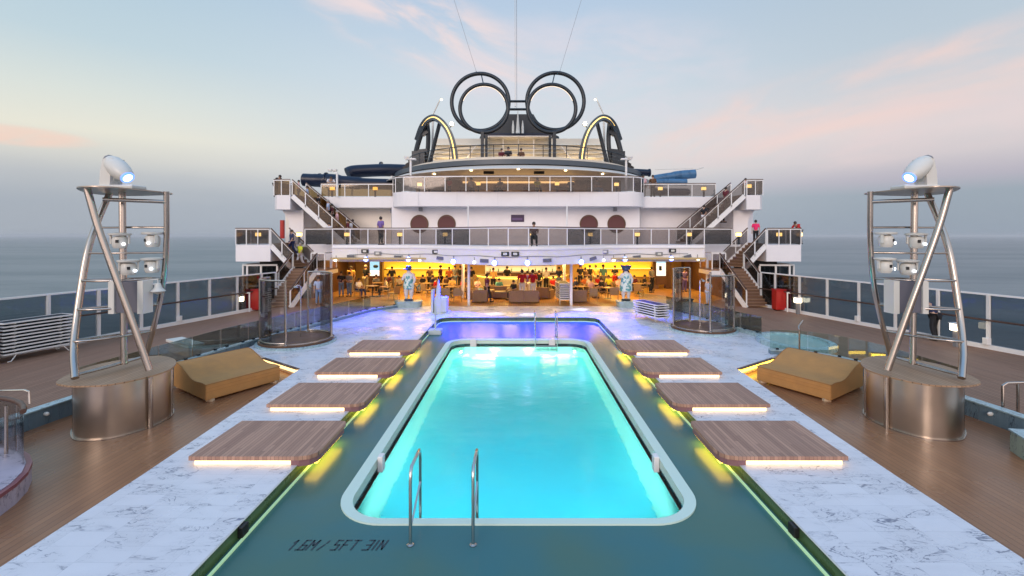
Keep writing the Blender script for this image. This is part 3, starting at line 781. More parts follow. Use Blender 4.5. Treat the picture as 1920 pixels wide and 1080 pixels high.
m = MB(); m.prism([(9.78,9.05),(9.95,9.5),(12.3,9.2),(12.3,7.6),(10.1,8.5)], -.25, .16); m.build('block', marble('green_marble', (.36,.44,.36), .3, .3, 1.2), t)
m = MB(); m.prism([(9.76,9.05),(9.94,9.53),(12.3,9.23),(12.3,7.57),(10.09,8.47)], .16, .19); m.build('slab_top', KERBTOP, t)
t = thing('grab_rail', 'short steel rail with wooden cap at right picture edge', 'hand rail', (11.2,10.6,0))
m = MB(); m.tube([(11.25,10.9,.0),(11.25,10.9,.62),(11.35,10.9,.68),(12.2,10.9,.70)], .03, 8); m.build('rail', CHROMEW, t)
m = MB(); m.tube([(11.6,10.9,.0),(11.6,10.9,.66)], .03, 8); m.build('post', CHROMEW, t)

# ------------------------------------------------------------------ daybeds
TANPIPE = mat('tan_piping', (.36,.17,.05), .8)
def make_daybed(s_):
    c0 = Vector((-8.12,12.19,0)); u = Vector((math.cos(R(60)), math.sin(R(60)),0)); v = Vector((math.cos(R(145)), math.sin(R(145)),0))
    t = thing('daybed', 'wide tan wicker daybed between the marble and the %s steel tower' % ('left' if s_ > 0 else 'right'), 'daybed', (s_*-8.12,12.19,-.25), 'tan daybeds')
    prof = catmull([(0,.215,0),(.12,.225,0),(.3,.20,0),(.45,.235,0),(.62,.36,0),(.78,.47,0),(.9,.50,0),(1,.47,0)], 4)
    A = []; m = MB(); Lu, Lv = 2.05, 2.1
    N = len(prof)
    def pt(a, b, z): p = c0+u*a*Lu+v*b*Lv; return (p.x, p.y, z)
    top0 = [pt(0,p.x,p.y) for p in prof]; top1 = [pt(1,p.x,p.y) for p in prof]
    bot0 = [pt(0,p.x,-.19) for p in prof]; bot1 = [pt(1,p.x,-.19) for p in prof]
    m.strip(top1, top0, True); m.strip(top0, bot0); m.strip(bot1, top1); m.strip(bot0, bot1)
    m.add([top0[0],top1[0],bot1[0],bot0[0]], [(0,3,2,1)]); m.add([top0[-1],top1[-1],bot1[-1],bot0[-1]], [(0,1,2,3)])
    legs = [pt(a,b,0) for a,b in ((.07,.04),(.93,.04),(.07,.96),(.93,.96))]
    if s_ < 0: m = m.mirror()
    o = m.build('mattress', TAN, t)
    bm = bmesh.new(); bm.from_mesh(o.data); bmesh.ops.remove_doubles(bm, verts=bm.verts[:], dist=.001); bmesh.ops.recalc_face_normals(bm, faces=bm.faces[:])
    bmesh.ops.bevel(bm, geom=[e for e in bm.edges if e.calc_face_angle(0) > .9], offset=.014, segments=2, affect='EDGES')
    for f in bm.faces: f.smooth = True
    bm.to_mesh(o.data); bm.free(); o.data.set_sharp_from_angle(angle=R(28))
    for line in (top0, top1, [top0[0], top1[0]], [top0[-1], top1[-1]]):
        mm = MB(); mm.tube([(p[0]*s_, p[1], p[2]+.002) for p in line], .011, 6); mm.build('piping', TANPIPE, o)
    for zz in (.02, .11):
        mm = MB(); mm.bar(((bot0[0][0])*s_, bot0[0][1]-.004, zz), ((bot1[0][0])*s_, bot1[0][1]-.004, zz), .008, .006); mm.build('seam', TANPIPE, o)
    for l in legs:
        mm = MB(); x = l[0]*s_; mm.box((x-.09,l[1]-.05,-.25),(x+.09,l[1]+.05,-.18)); mm.build('leg', TANLEG, t)
make_daybed(1); make_daybed(-1)

# ------------------------------------------------------------------ steel light towers
def make_tower(s_):
    side = 'left' if s_ > 0 else 'right'
    t = thing('light_tower', 'tall curved steel pipe tower on teak-topped drum, %s side of picture' % side, 'light tower', (s_*-9.2,10.8,-.25), 'steel light towers')
    def B_(m, name, mt, parent=None):
        if s_ < 0: m = m.mirror()
        return m.build(name, mt, parent or t)
    zt = .95
    topp = [G(a,b,zt) for a,b in ((105,717),(120,722),(150,723.5),(205,720.5),(267,708.5),(312,695),(329,683),(328,674),(312,668.5),(288,667),(250,671),(192,681),(150,693),(120,706))]
    pl = catmull(topp, 5, True); m = MB(); m.prism([(p.x,p.y) for p in pl], zt-.035, zt, True); B_(m, 'drum_top', TOWERTEAK)
    dr = [G(a,b,zt) for a,b in ((137,713),(150,720),(205,718),(267,706),(310,692.5),(322,683),(316,675),(292,671),(250,674),(200,682),(158,694),(140,704))]
    pd = catmull(dr, 5, True); m = MB(); m.prism([(p.x,p.y) for p in pd], -.23, zt-.035, True, top=False); dro = B_(m, 'drum', STEEL)
    cxy = sum((Vector((p.x,p.y,0)) for p in pd), Vector())/len(pd)
    fl_ = [cxy+(Vector((p.x,p.y,0))-cxy)*1.05 for p in pd]
    m = MB(); m.prism([(p.x,p.y) for p in fl_], -.25, -.225, True); B_(m, 'base_flange', CHROMEW)
    q = G(284,702.5,zt); m = MB(); m.tube([(q.x+.0,q.y-.03,-.25),(q.x,q.y-.03,zt-.03)], .05, 12); B_(m, 'drum_post', CHROMEW)
    q = G(321,684,zt); m = MB(); m.tube([(q.x,q.y,-.25),(q.x,q.y,zt-.03)], .035, 12); B_(m, 'drum_post', CHROMEW)
    q = G(139,708,zt); m = MB(); m.tube([(q.x,q.y,-.25),(q.x,q.y,zt-.03)], .035, 12); B_(m, 'drum_post', CHROMEW)
    def leg(px, Ys):
        n_ = len(px); pts = []
        for i, (a, b) in enumerate(px):
            pts.append(P(a, b, Ys[0]+(Ys[1]-Ys[0])*i/(n_-1)))
        return catmull(pts, 6)
    A = leg([(141,709),(138.5,653),(146,581),(163,477),(183,415),(208,357)], (10.1,11.7))
    Bp = leg([(280,694),(256,626),(231,557),(205,486),(182,420),(163,353)], (10.6,10.35))
    C_ = leg([(272,670),(280,643),(294,590),(306,530),(312,451),(312,359)], (11.7,11.35))
    D = [P(233,683,11.05), P(229,357,11.15)]
    for nm, pp, r in (('leg',A,.07),('leg',Bp,.07),('leg',C_,.06),('mast',D,.07)):
        m = MB(); m.tube(pp, r, 14); B_(m, nm, CHROMEW)
    ztop = A[-1].z
    pz = 5.14
    pts = [Vector(((a-VX)*Y/F, Y, pz)) for a, Y in ((143,10.25),(185,10.0),(250,10.6),(322,11.7),(300,12.1),(230,12.3),(170,11.6))]
    pp = catmull(pts, 5, True); m = MB(); m.prism([(p.x,p.y) for p in pp], pz, pz+.025, True); B_(m, 'top_plate', STEEL)
    def at_z(path, z):
        for a, b in zip(path, path[1:]):
            if (a.z-z)*(b.z-z) <= 0 and abs(b.z-a.z) > 1e-6:
                return a.lerp(b, (z-a.z)/(b.z-a.z))
        return path[-1].copy()
    zs = [4.92,4.30,3.69,3.06,2.42,1.75,1.09]
    for i, z in enumerate(zs):
        a = at_z(A, z); c_ = at_z(C_, z); bq = at_z(Bp, z)
        f_ = i/6.0
        mid = (a+c_)/2
        if i == 0: r = .045
        else: r = .026
        if i < 3:
            path = [a+Vector((.02,0,0)), mid+Vector((0,-.10*i,0)), c_]
            if i == 0: a = bq+Vector((.1,.2,0)); path = [a, c_]
            m = MB(); m.tube(catmull(path, 6) if len(path) > 2 else path, r, 10); B_(m, 'rung', CHROMEW)
        else:
            path = [a, a.lerp(c_,.3)+Vector((0,-.32,0)), a.lerp(c_,.72)+Vector((0,-.36,0)), c_, a.lerp(c_,.7)+Vector((0,.22,0)), a.lerp(c_,.3)+Vector((0,.2,0))]
            m = MB(); m.tube(catmull(path, 6, True), r, 10, True); B_(m, 'rung', CHROMEW)
    # cabinet on the mast
    ca = P(246,556,10.95)
    m = MB(); m.box((ca.x-.28,ca.y-.12,ca.z-.36),(ca.x+.28,ca.y+.12,ca.z+.36), .01); cb_ = B_(m, 'cabinet', SHADEGREY)
    m = MB()
    m.box((ca.x-.40,ca.y-.16,ca.z-.38),(ca.x-.27,ca.y+.14,ca.z+.38)); B_(m, 'cabinet_frame', CREAM, cb_)
    m = MB(); m.box((ca.x+.27,ca.y-.16,ca.z-.38),(ca.x+.40,ca.y+.14,ca.z+.38)); B_(m, 'cabinet_frame', CREAM, cb_)
    # small bell lamp
    bl = P(296,541,11.1)
    if s_ > 0:
        m = MB(); m.lathe([(.0,.14),(.06,.12),(.08,.02),(.16,-.06),(.02,-.13)], bl, 14); B_(m, 'bell_lamp', CREAM)
        m = MB(); m.tube([bl+Vector((-.2,0,.2)), bl+Vector((0,0,.22)), bl+Vector((0,0,.1))], .015, 6); B_(m, 'lamp_bracket', CREAM)
    # big moving head on top
    def big_head():
        c_ = P(228,345,10.9); c_.z = pz+.025
        h_ = thing('moving_head_light', 'large white moving head light with blue lens on top of the %s steel tower' % side, 'stage light', (s_*c_.x,c_.y,c_.z), 'large moving head lights')
        def b_(m, name, mt): 
            if s_ < 0: m = m.mirror()
            return m.build(name, mt, h_)
        sc = .92
        m = MB(); m.box(c_+Vector((-.40,-.22,0)), c_+Vector((.42,.22,.10)), .03); b_(m, 'base', CREAM)
        m = MB()
        m.slab([c_+Vector((-.38,-.16,.10)), c_+Vector((-.36,-.16,.42)), c_+Vector((-.30,-.16,.70))], [c_+Vector((-.14,-.16,.10)), c_+Vector((-.12,-.16,.40)), c_+Vector((-.08,-.16,.72))], (0,.08,0))
        m.slab([c_+Vector((-.38,.10,.10)), c_+Vector((-.36,.10,.42)), c_+Vector((-.30,.10,.70))], [c_+Vector((-.14,.10,.10)), c_+Vector((-.12,.10,.40)), c_+Vector((-.08,.10,.72))], (0,.08,0))
        m.box(c_+Vector((-.372,-.079,.104)), c_+Vector((-.15,.099,.20)))
        b_(m, 'yoke', CREAM)
        a0 = c_+Vector((-.30,.02,.70)); a1 = c_+Vector((.25,-.14,.27)); ax = (a1-a0)
        L = ax.length; m = MB(); m.lathe([(.06,-.01),(.13,.03*L),(.185,.2*L),(.21,.45*L),(.20,.7*L),(.17,.9*L),(.13,L)], a0, 20, ax); b_(m, 'head', CREAM)
        m = MB(); m.lathe([(.05,-.06),(.11,-.05),(.12,.04)], a0, 8, ax); b_(m, 'vent', GREY)
        m = MB(); m.lathe([(.135,L-.02),(.135,L+.02),(.098,L+.025)], a0, 20, ax, caps=False); b_(m, 'lens_ring', BLUELENS)
        m = MB(); m.lathe([(.0,L+.035),(.098,L+.02)], a0, 20, ax); b_(m, 'lens', BULB)
    big_head()
    return [ (225,448), (286,446), (241,498), (285,494) ]
def make_small_head():
    h_ = thing('hanging_spotlight', 'x', 'spotlight', (0,0,0), 'small white spotlights hung in the towers')
    m = MB(); m.lathe([(.20,0),(.22,.02),(.22,.05),(.1,.07)], (0,0,.08), 16); m.build('mount_plate', CREAM, h_)
    m = MB(); m.box((-.19,-.03,-.12),(-.16,.03,.09)); m.box((.16,-.03,-.12),(.19,.03,.09)); m.build('yoke', CREAM, h_)
    m = MB(); m.lathe([(.12,-.22),(.15,-.16),(.155,-.02),(.13,.05),(.05,.07)], (0,0,0), 16); m.build('head', CREAM, h_)
    m = MB(); m.box((-.03,-.165,-.09),(.03,-.14,-.02)); m.build('switch', BLACK, h_)
    m = MB(); m.lathe([(.0,.03),(.03,.025),(.036,0)], (.12,-.13,-.12), 12, (.7,-1,-.1)); m.build('lens', BULB, h_)
    return h_
sp = make_small_head(); first = True
spots_ = make_tower(1); make_tower(-1)
pos_names = ['upper outer', 'upper inner', 'lower outer', 'lower inner']
for s_, side in ((1,'left'), (-1,'right')):
    for k, (a, b) in enumerate(spots_):
        q = P(a, b, 11.1 if k % 2 == 0 else 11.3)
        if s_ < 0: a = {0:1718,1:1661,2:1702,3:1659}[k]; q = P(a, b, 11.1)
        else: q = Vector((q.x, q.y, q.z))
        o = place(sp, first, q, R((20,-30,40,-10)[k])*s_, '%s white spotlight hanging in the %s steel tower' % (pos_names[k], side)); first = False

for s_, side in ((1,'right'),(-1,'left')):
    m = MB(); m.box((s_*3.93-.04, 6.62, -.17), (s_*3.93+.04, 6.78, -.02), .01)
    tag(m.build('channel_clip', BLACK), 'small black clip in the green channel by the near %s marble edge' % side, 'clip', 'clips in the edge channel')
# ================================================================== ship's side rails (tall windscreens)
def rail_thing(name, label, pts, z_of=None, hgt=1.0, gmat=None, group=None, post=.05, cap=CAPWOOD, capw=.12, every=True, base=None, mid=None, framemat=WHITEM, topw=.07, cat='railing'):
    """pts: list of 3-D floor points, one per post"""
    pts = [Vector(p) for p in pts]
    t = thing(name, label, cat, tuple(pts[0]), group)
    up = Vector((0,0,hgt))
    m = MB()
    for a, b in zip(pts, pts[1:]): m.bar(a+up-Vector((0,0,.03)), b+up-Vector((0,0,.03)), topw, .06)
    m.build('top_rail', framemat, t)
    if cap:
        m = MB()
        for a, b in zip(pts, pts[1:]): m.bar(a+up+Vector((0,0,.025)), b+up+Vector((0,0,.025)), capw, .05)
        m.build('handrail', cap, t)
    if mid:
        m = MB()
        for a, b in zip(pts, pts[1:]): m.tube([a+Vector((0,0,mid[0]))+Vector(mid[1]), b+Vector((0,0,mid[0]))+Vector(mid[1])], .035, 8)
        m.build('handrail', CAPWOOD, t)
    if base:
        m = MB()
        for a, b in zip(pts, pts[1:]): m.bar(a+Vector((0,0,base[1]/2)), b+Vector((0,0,base[1]/2)), base[0], base[1])
        m.build('base_kerb', framemat, t)
    for p in pts:
        m = MB(); m.box(p+Vector((-post/2,-post/2,0)), p+Vector((post/2,post/2,hgt-.06))); m.build('post', framemat, t)
    z0 = base[1] if base else .05
    for a, b in zip(pts, pts[1:]):
        d = (b-a).normalized(); sd = Vector((-d.y, d.x, 0)); sd = sd.normalized()*.006 if sd.length > 1e-6 else Vector((.006,0,0))
        A = [a+d*.03+Vector((0,0,z0)), b-d*.03+Vector((0,0,z0))]; B = [a+d*.03+Vector((0,0,hgt-.06)), b-d*.03+Vector((0,0,hgt-.06))]
        m = MB(); m.slab([v-sd for v in A], [v-sd for v in B], sd*2); m.build('glass_panel', gmat, t)
    return t
for s_ in (-1, 1):
    Ys = [7.7+1.55*k for k in range(13)]+[27.3]
    pts = [(s_*railx(y), y, 0) for y in Ys]
    t = rail_thing('windscreen_rail', 'tall white framed tinted glass windscreen along the %s side of the deck' % ('left' if s_ < 0 else 'right'),
               pts, hgt=2.0, gmat=G_DARK, group='side windscreens', post=.11, cap=None, base=(.16,.16), mid=(1.05, (-s_*.12,0,0)), topw=.10)
    for y in Ys[::3]:
        m = MB(); m.box((s_*railx(y)-s_*.08-.08, y-.09, .16), (s_*railx(y)-s_*.08+.08, y+.09, .40), .01); m.build('post_bracket', WHITEM, t)

# ================================================================== superstructure
SEAMG = mat('seam_grey', (.55,.53,.54), .5)
ship = thing('ship_superstructure', 'white tiered cruise ship superstructure beyond the pool with round windows', 'ship building', (0, 30, 0))
def bulge(x):  # front line of the first balcony
    a = abs(x)
    return 27.8-3.7*(math.cos(min(a, 7.0)/7.0*PI)*.5+.5)
xs = [-11.0+.5*k for k in range(45)]
# balcony slab (deck 1): fascia curved outwards over the pool end
m = MB()
front = [(x, bulge(x)) for x in xs]
m.prism(front+[(11.0,39.3),(-11.0,39.3)], 3.43, 3.55); m.build('balcony_floor', WHITE, ship)
m = MB(); m.wall(front, 2.58, 3.43, .18); m.build('balcony_fascia', WHITE, ship)
m = MB(); m.wall([(x, y-.13) for x, y in front], 3.36, 3.43, .05); m.build('fascia_trim', WHITEM, ship)
m = MB(); m.wall([(x, y+.9) for x, y in front], 2.56, 2.70, 1.6); m.build('soffit', WHITE, ship)
m = MB(); m.tube([(x, y-.13, 3.02+.03*math.sin(x*2.1)) for x, y in front[2:-2]], .018, 6); m.build('cable', GREY, ship)
# bar room shell
m = MB(); m.box((-10.9, 27.2, 2.72), (10.9, 30.59, 2.82)); m.box((-13.5, 30.6, 2.72), (13.5, 38.9, 2.82)); m.build('bar_ceiling', mat('bar_ceiling', (.55,.40,.18), .6), ship)
m = MB(); m.box((-13.5, 38.6, .0), (13.5, 38.8, 2.72)); m.build('bar_back_wall', mat('bar_wall', (.62,.42,.15), .6, var=(.8,.2)), ship)
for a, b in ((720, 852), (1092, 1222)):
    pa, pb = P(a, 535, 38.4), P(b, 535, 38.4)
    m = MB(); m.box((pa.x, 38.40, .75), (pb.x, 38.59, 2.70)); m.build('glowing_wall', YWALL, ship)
    m = MB(); m.box((pa.x, 38.2, 1.32), (pb.x, 38.40, 1.40)); m.build('wall_shelf', TABLEW, ship)
    m = MB(); m.box((pa.x+.3, 38.1, 1.42), (pb.x-.2, 38.2, 1.47)); m.build('cove_light', LEDY, ship)
m = MB(); m.box((-13.6,30.8,0),(-13.4,38.6,2.72)); m.build('bar_side_wall', DRKWOOD, ship)
m = MB(); m.box((13.4,30.8,0),(13.6,38.6,2.72)); m.build('bar_side_wall', DRKWOOD, ship)
for px in (628, 660, 692, 713, 1228, 1252, 1290, 1316):      # timber-clad piers inside
    q = P(px, 540, 36.5); m = MB(); m.box((q.x-.22, 36.3, 0), (q.x+.22, 36.7, 2.72)); m.build('timber_pier', DRKWOOD if px not in (713, 1228) else TABLEW, ship)
for px in (621, 879, 1071, 1326):
    q = G(px, 573 if px in (879,1071) else 563, 0); m = MB(); m.tube([(q.x, q.y, 0), (q.x, q.y, 2.75)], .085, 12); m.build('column', WHITE, ship)
for px in (868, 1058):
    q = P(px, 540, 31); m = MB(); m.tube([(q.x, 31, 0), (q.x, 31, 2.72)], .10, 12); m.build('column', WHITE, ship)
# deck-1 wall with round windows
YA, YB = 31.5, 33.0
z1, z2 = 3.55, 6.02
xl, xr = P(734, 0, YA).x, P(1200, 0, YA).x
m = MB(); m.box((xl, YA, z1), (xr, 39.2, z2)); m.build('wall', WHITE, ship)
m = MB(); m.box((P(535,0,YB).x, YB, z1), (xl, 39.2, z2)); m.build('wall', mat('white_paint_warm_lit', (.80,.74,.66), .4, var=(1.3,.04)), ship)  # left wall's white is tinted to paint in warm evening light
m = MB(); m.box((xr, YB, z1), (P(1412,0,YB).x, 39.2, z2)); m.build('wall', WHITE, ship)
for px in (786.5, 837.5, 1104, 1156):
    q = P(px, 420, YA); m = MB(); m.lathe([(0,.0),(.53,.0),(.53,.03)], (q.x, YA-.035, q.z), 32, (0,1,0)); w_ = m.build('round_window', PORT, ship)
    m = MB(); m.lathe([(.535,-.02),(.61,-.02),(.62,.034),(.535,.034),(.535,-.02)], (q.x, YA-.035, q.z), 32, (0,1,0), caps=False); m.build('frame', DRKWOOD, w_)
for px in (885, 1056):
    q = P(px, 0, 31.0); m = MB(); m.tube([(q.x, 28.6, 3.55), (q.x, 28.6, 6.0)], .045, 10)
    m.build('slim_column', WHITEM, ship)
q = P(970.5, 409.5, YA)
sg = thing('sign_board', 'small dark purple sign board on the white wall between round windows', 'sign', (q.x, YA-.02, q.z))
m = MB(); m.box((q.x-.44, YA-.03, q.z-.24), (q.x+.44, YA-.004, q.z+.24)); m.build('board', mat('sign_purple', (.05,.025,.07), .3), sg)
m = MB(); m.box((q.x-.37, YA-.04, q.z-.11), (q.x+.32, YA-.031, q.z+.03)); m.build('band', mat('sign_band', (.12,.07,.18), .3), sg)
# ceiling soffit joints: vertical panel seams on the wall
for px in (1200, 734, 628, 577):
    q = P(px, 0, YB if px in (577, 628) else YA); m = MB(); m.box((q.x-.012, q.y-.012, z1), (q.x+.012, q.y-.002, z2)); m.build('panel_seam', GREY, ship)

# deck-2 balcony: curved centre, straight lower sides, end wings
def rr_front(xh, y, ye, r, n=8):
    pts = [(-xh, ye)]
    for k in range(n+1):
        a = R(180+90*k/n); pts.append((-xh+r+r*math.cos(a), y+r+r*math.sin(a)))
    for k in range(n+1):
        a = R(270+90*k/n); pts.append((xh-r+r*math.cos(a), y+r+r*math.sin(a)))
    pts.append((xh, ye)); return pts
cf = rr_front(8.35, 30.2, 33.5, 1.2)
# a slight forward bow
cf = [(x, y-.5*math.cos(min(1,abs(x)/8.35)*PI/2)) for x, y in cf]
m = MB(); m.prism(cf, 6.0, 6.92, False); m.build('upper_balcony', WHITE, ship)
m = MB(); m.prism([(-8.35, 33.4),(8.35,33.4),(8.35,44),(-8.35,44)], 6.0, 6.9); m.build('deck_slab', WHITE, ship)
for s_ in (-1, 1):
    m = MB(); x0, x1 = s_*8.34, s_*13.35
    m.box((min(x0,x1), 31.6, 6.0), (max(x0,x1), 44, 6.72)); m.build('side_balcony', WHITE, ship)
    wx0 = P(1397,0,30.2).x; wx1 = P(1431,0,30.2).x     # end wing at the stair head
    m = MB(); poly = [(s_*wx0, 30.0), (s_*(wx1-.3), 30.0), (s_*wx1, 30.35), (s_*wx1, 33.2), (s_*13.36, 33.2), (s_*13.36, 32.0), (s_*wx0, 31.59)]
    m.prism(poly, 5.78, 6.70); m.build('wing_platform', WHITE, ship)
    # curved bracket below the wing
    m = MB(); br = [Vector((s_*x, 31.0, z)) for x, z in ((14.2,5.78),(15.6,5.78),(15.45,5.5),(15.2,5.2),(15.1,4.9),(15.05,3.6),(14.2,3.6))]
    m.slab([br[0],br[0],br[6]], [br[1],br[3],br[5]], (0,2.0,0))
    m.build('wing_bracket', WHITE, ship)
    # lower wings
    lx0, lx1 = P(1437,0,28.6).x, P(1508,0,28.6).x
    m = MB(); m.prism([(s_*lx0, 28.6),(s_*(lx1-.2),28.6),(s_*lx1,28.9),(s_*lx1,33),(s_*11,33),(s_*11,30.0),(s_*lx0,30.0)], 2.53, 3.55); m.build('lower_wing', WHITE, ship)
    m = MB(); m.box((min(s_*11,s_*11.05),27.8,3.43),(max(s_*11,s_*11.05),30.0,3.55)); m.build('slab_edge', WHITE, ship)
    m = MB(); m.box((min(s_*10.95,s_*14.2),29.99,3.40),(max(s_*10.95,s_*14.2),33.1,3.545)); m.build('walkway_slab', WHITE, ship)
# life jackets locker and red extinguisher box on the left wall end
q = P(530, 428, 32.0)
e_x = thing('fire_box', 'tall narrow red box on the left end of the white wall', 'fire box', (q.x, q.y, q.z-.6))
m = MB(); m.box((q.x-.14, q.y-.1, q.z-.7), (q.x+.10, q.y+.1, q.z+.55), .02); m.build('cabinet', RED, e_x)
m = MB(); m.box((q.x-.10, q.y-.115, q.z-.5), (q.x+.06, q.y-.1, q.z+.35)); m.build('door', RED, e_x)

for x in (-9.5,-7,-4.6,-2.2,2.2,4.6,7,9.5):
    yb = bulge(x); m = MB(); m.box((x-.006, yb-.10, 2.6), (x+.006, yb-.088, 3.35)); m.build('plate_seam', SEAMG, ship)
for x in (-6.4,-3.9,-1.3,1.3,3.9,6.4):
    yb = 30.2-.5*math.cos(min(1,abs(x)/8.35)*PI/2); m = MB(); m.box((x-.006, yb-.012, 6.03), (x+.006, yb+.01, 6.9)); m.build('plate_seam', SEAMG, ship)
# ------------------------------------------------------------------ railings of the decks
def seq(x0, x1, n): return [x0+(x1-x0)*k/n for k in range(n+1)]
fpts = [(x, bulge(x)-.02, 3.55) for x in seq(-12.0+1.0, 11.0, 21)]
pts = [(-13.0, 28.6, 3.55)]+fpts+[(13.0, 28.6, 3.55)]
rail_thing('balcony_railing', 'long white framed smoked glass railing along the first balcony above the bar', pts, hgt=.98, gmat=G_SMOKE, group='deck railings', capw=.10)
cpts = [(x, y+.03, 6.92) for x, y in cf]
sel = [cpts[0], cpts[2], cpts[5], cpts[8]]
mids = [(x, 30.2-.5*math.cos(min(1,abs(x)/8.35)*PI/2)+.03, 6.92) for x in seq(-6.0, 6.0, 9)]
rail_thing('balcony_railing', 'curved white framed glass railing of the middle balcony below the domed roof', sel+mids+[mx(p) for p in sel[::-1]], hgt=.98, gmat=G_SMOKE, group='deck railings', cap=DRKWOOD, capw=.06)
for s_, side, gm in ((-1, 'left', G_BRONZE), (1, 'right', G_SMOKE)):
    rail_thing('balcony_railing', 'straight glass railing on the %s side of the upper deck, before the slides' % side, [(s_*x, 31.65, 6.72) for x in (8.45, 10.1, 11.7, 13.3)], hgt=.88, gmat=gm, group='deck railings', capw=.08)
    wx0 = P(1398,0,30.2).x; wx1 = P(1430,0,30.2).x
    rail_thing('wing_railing', 'short glass railing on the %s upper wing at the head of the stairs' % side, [(s_*wx0, 30.05, 6.70), (s_*(wx0+.55), 30.05, 6.70), (s_*(wx1-.05), 30.1, 6.70), (s_*wx1, 30.8, 6.70), (s_*wx1, 33.0, 6.70)], hgt=.98, gmat=gm, group='deck railings', capw=.08)
    rail_thing('wing_railing', 'glass railing round the %s lower wing beside the stairs' % side, [(s_*15.2, 28.65, 3.55), (s_*15.9,28.65,3.55), (s_*16.6, 28.65, 3.55), (s_*17.3, 28.75, 3.55), (s_*17.4, 30.5, 3.55), (s_*17.4, 32.8, 3.55)], hgt=.98, gmat=G_SMOKE, group='deck railings', capw=.10)

# ------------------------------------------------------------------ stairs
def flight(t, a0, a1, b0, b1, steps, sgn, gmat, hr=.95):
    """a = inner/left foot line start->end, b = the other side; 3-D floor points. adds stringers, treads, rails to t"""
    a0, a1, b0, b1 = map(Vector, (a0, a1, b0, b1)); up = Vector((0,0,1))
    for p, q in ((a0, a1), (b0, b1)):
        m = MB(); m.bar(p+up*-.05, q+up*-.05, .06, .30); m.build('stringer', WHITEM, t)
        m = MB(); m.bar(p+up*hr, q+up*hr, .05, .06); rr_ = m.build('top_rail', WHITEM, t)
        m = MB(); m.bar(p+up*(hr+.05), q+up*(hr+.05), .09, .05); m.build('handrail', CAPWOOD, rr_)
        n = max(2, round((q-p).length/1.15))
        for k in range(n+1):
            c = p.lerp(q, k/n); m = MB(); m.box(c+Vector((-.03,-.03,0)), c+Vector((.03,.03,hr-.02))); m.build('post', WHITEM, t)
            if k < n:
                c1 = p.lerp(q, (k+1)/n); d = (c1-c).normalized()*.03; sd = Vector((-(q-p).y, (q-p).x, 0)).normalized()*.006
                A = [c+d+up*.14-sd, c1-d+up*.14-sd]; B = [c+d+up*(hr-.05)-sd, c1-d+up*(hr-.05)-sd]
                m = MB(); m.slab(A, B, sd*2); m.build('glass_panel', gmat, t)
    for k in range(steps):
        f = (k+.5)/steps; p = a0.lerp(a1, f); q = b0.lerp(b1, f); d = (a1-a0); d.z = 0; d = d.normalized(); ln = math.hypot((a1-a0).x, (a1-a0).y)/steps
        m = MB(); m.bar(p, q, ln*1.15, .04, up=(0,0,1)); m.build('tread', TREADW, t)
        z_ = (a1.z-a0.z)/steps; m = MB(); m.bar(p+d*ln*.5+up*z_*.45, q+d*ln*.5+up*z_*.45, .015, z_*.8); m.build('riser', RISERM, t)
RISERM = mat('riser_dark', (.16,.085,.05), .5)
def M3(p, s_): return Vector((p[0]*s_, p[1], p[2]))
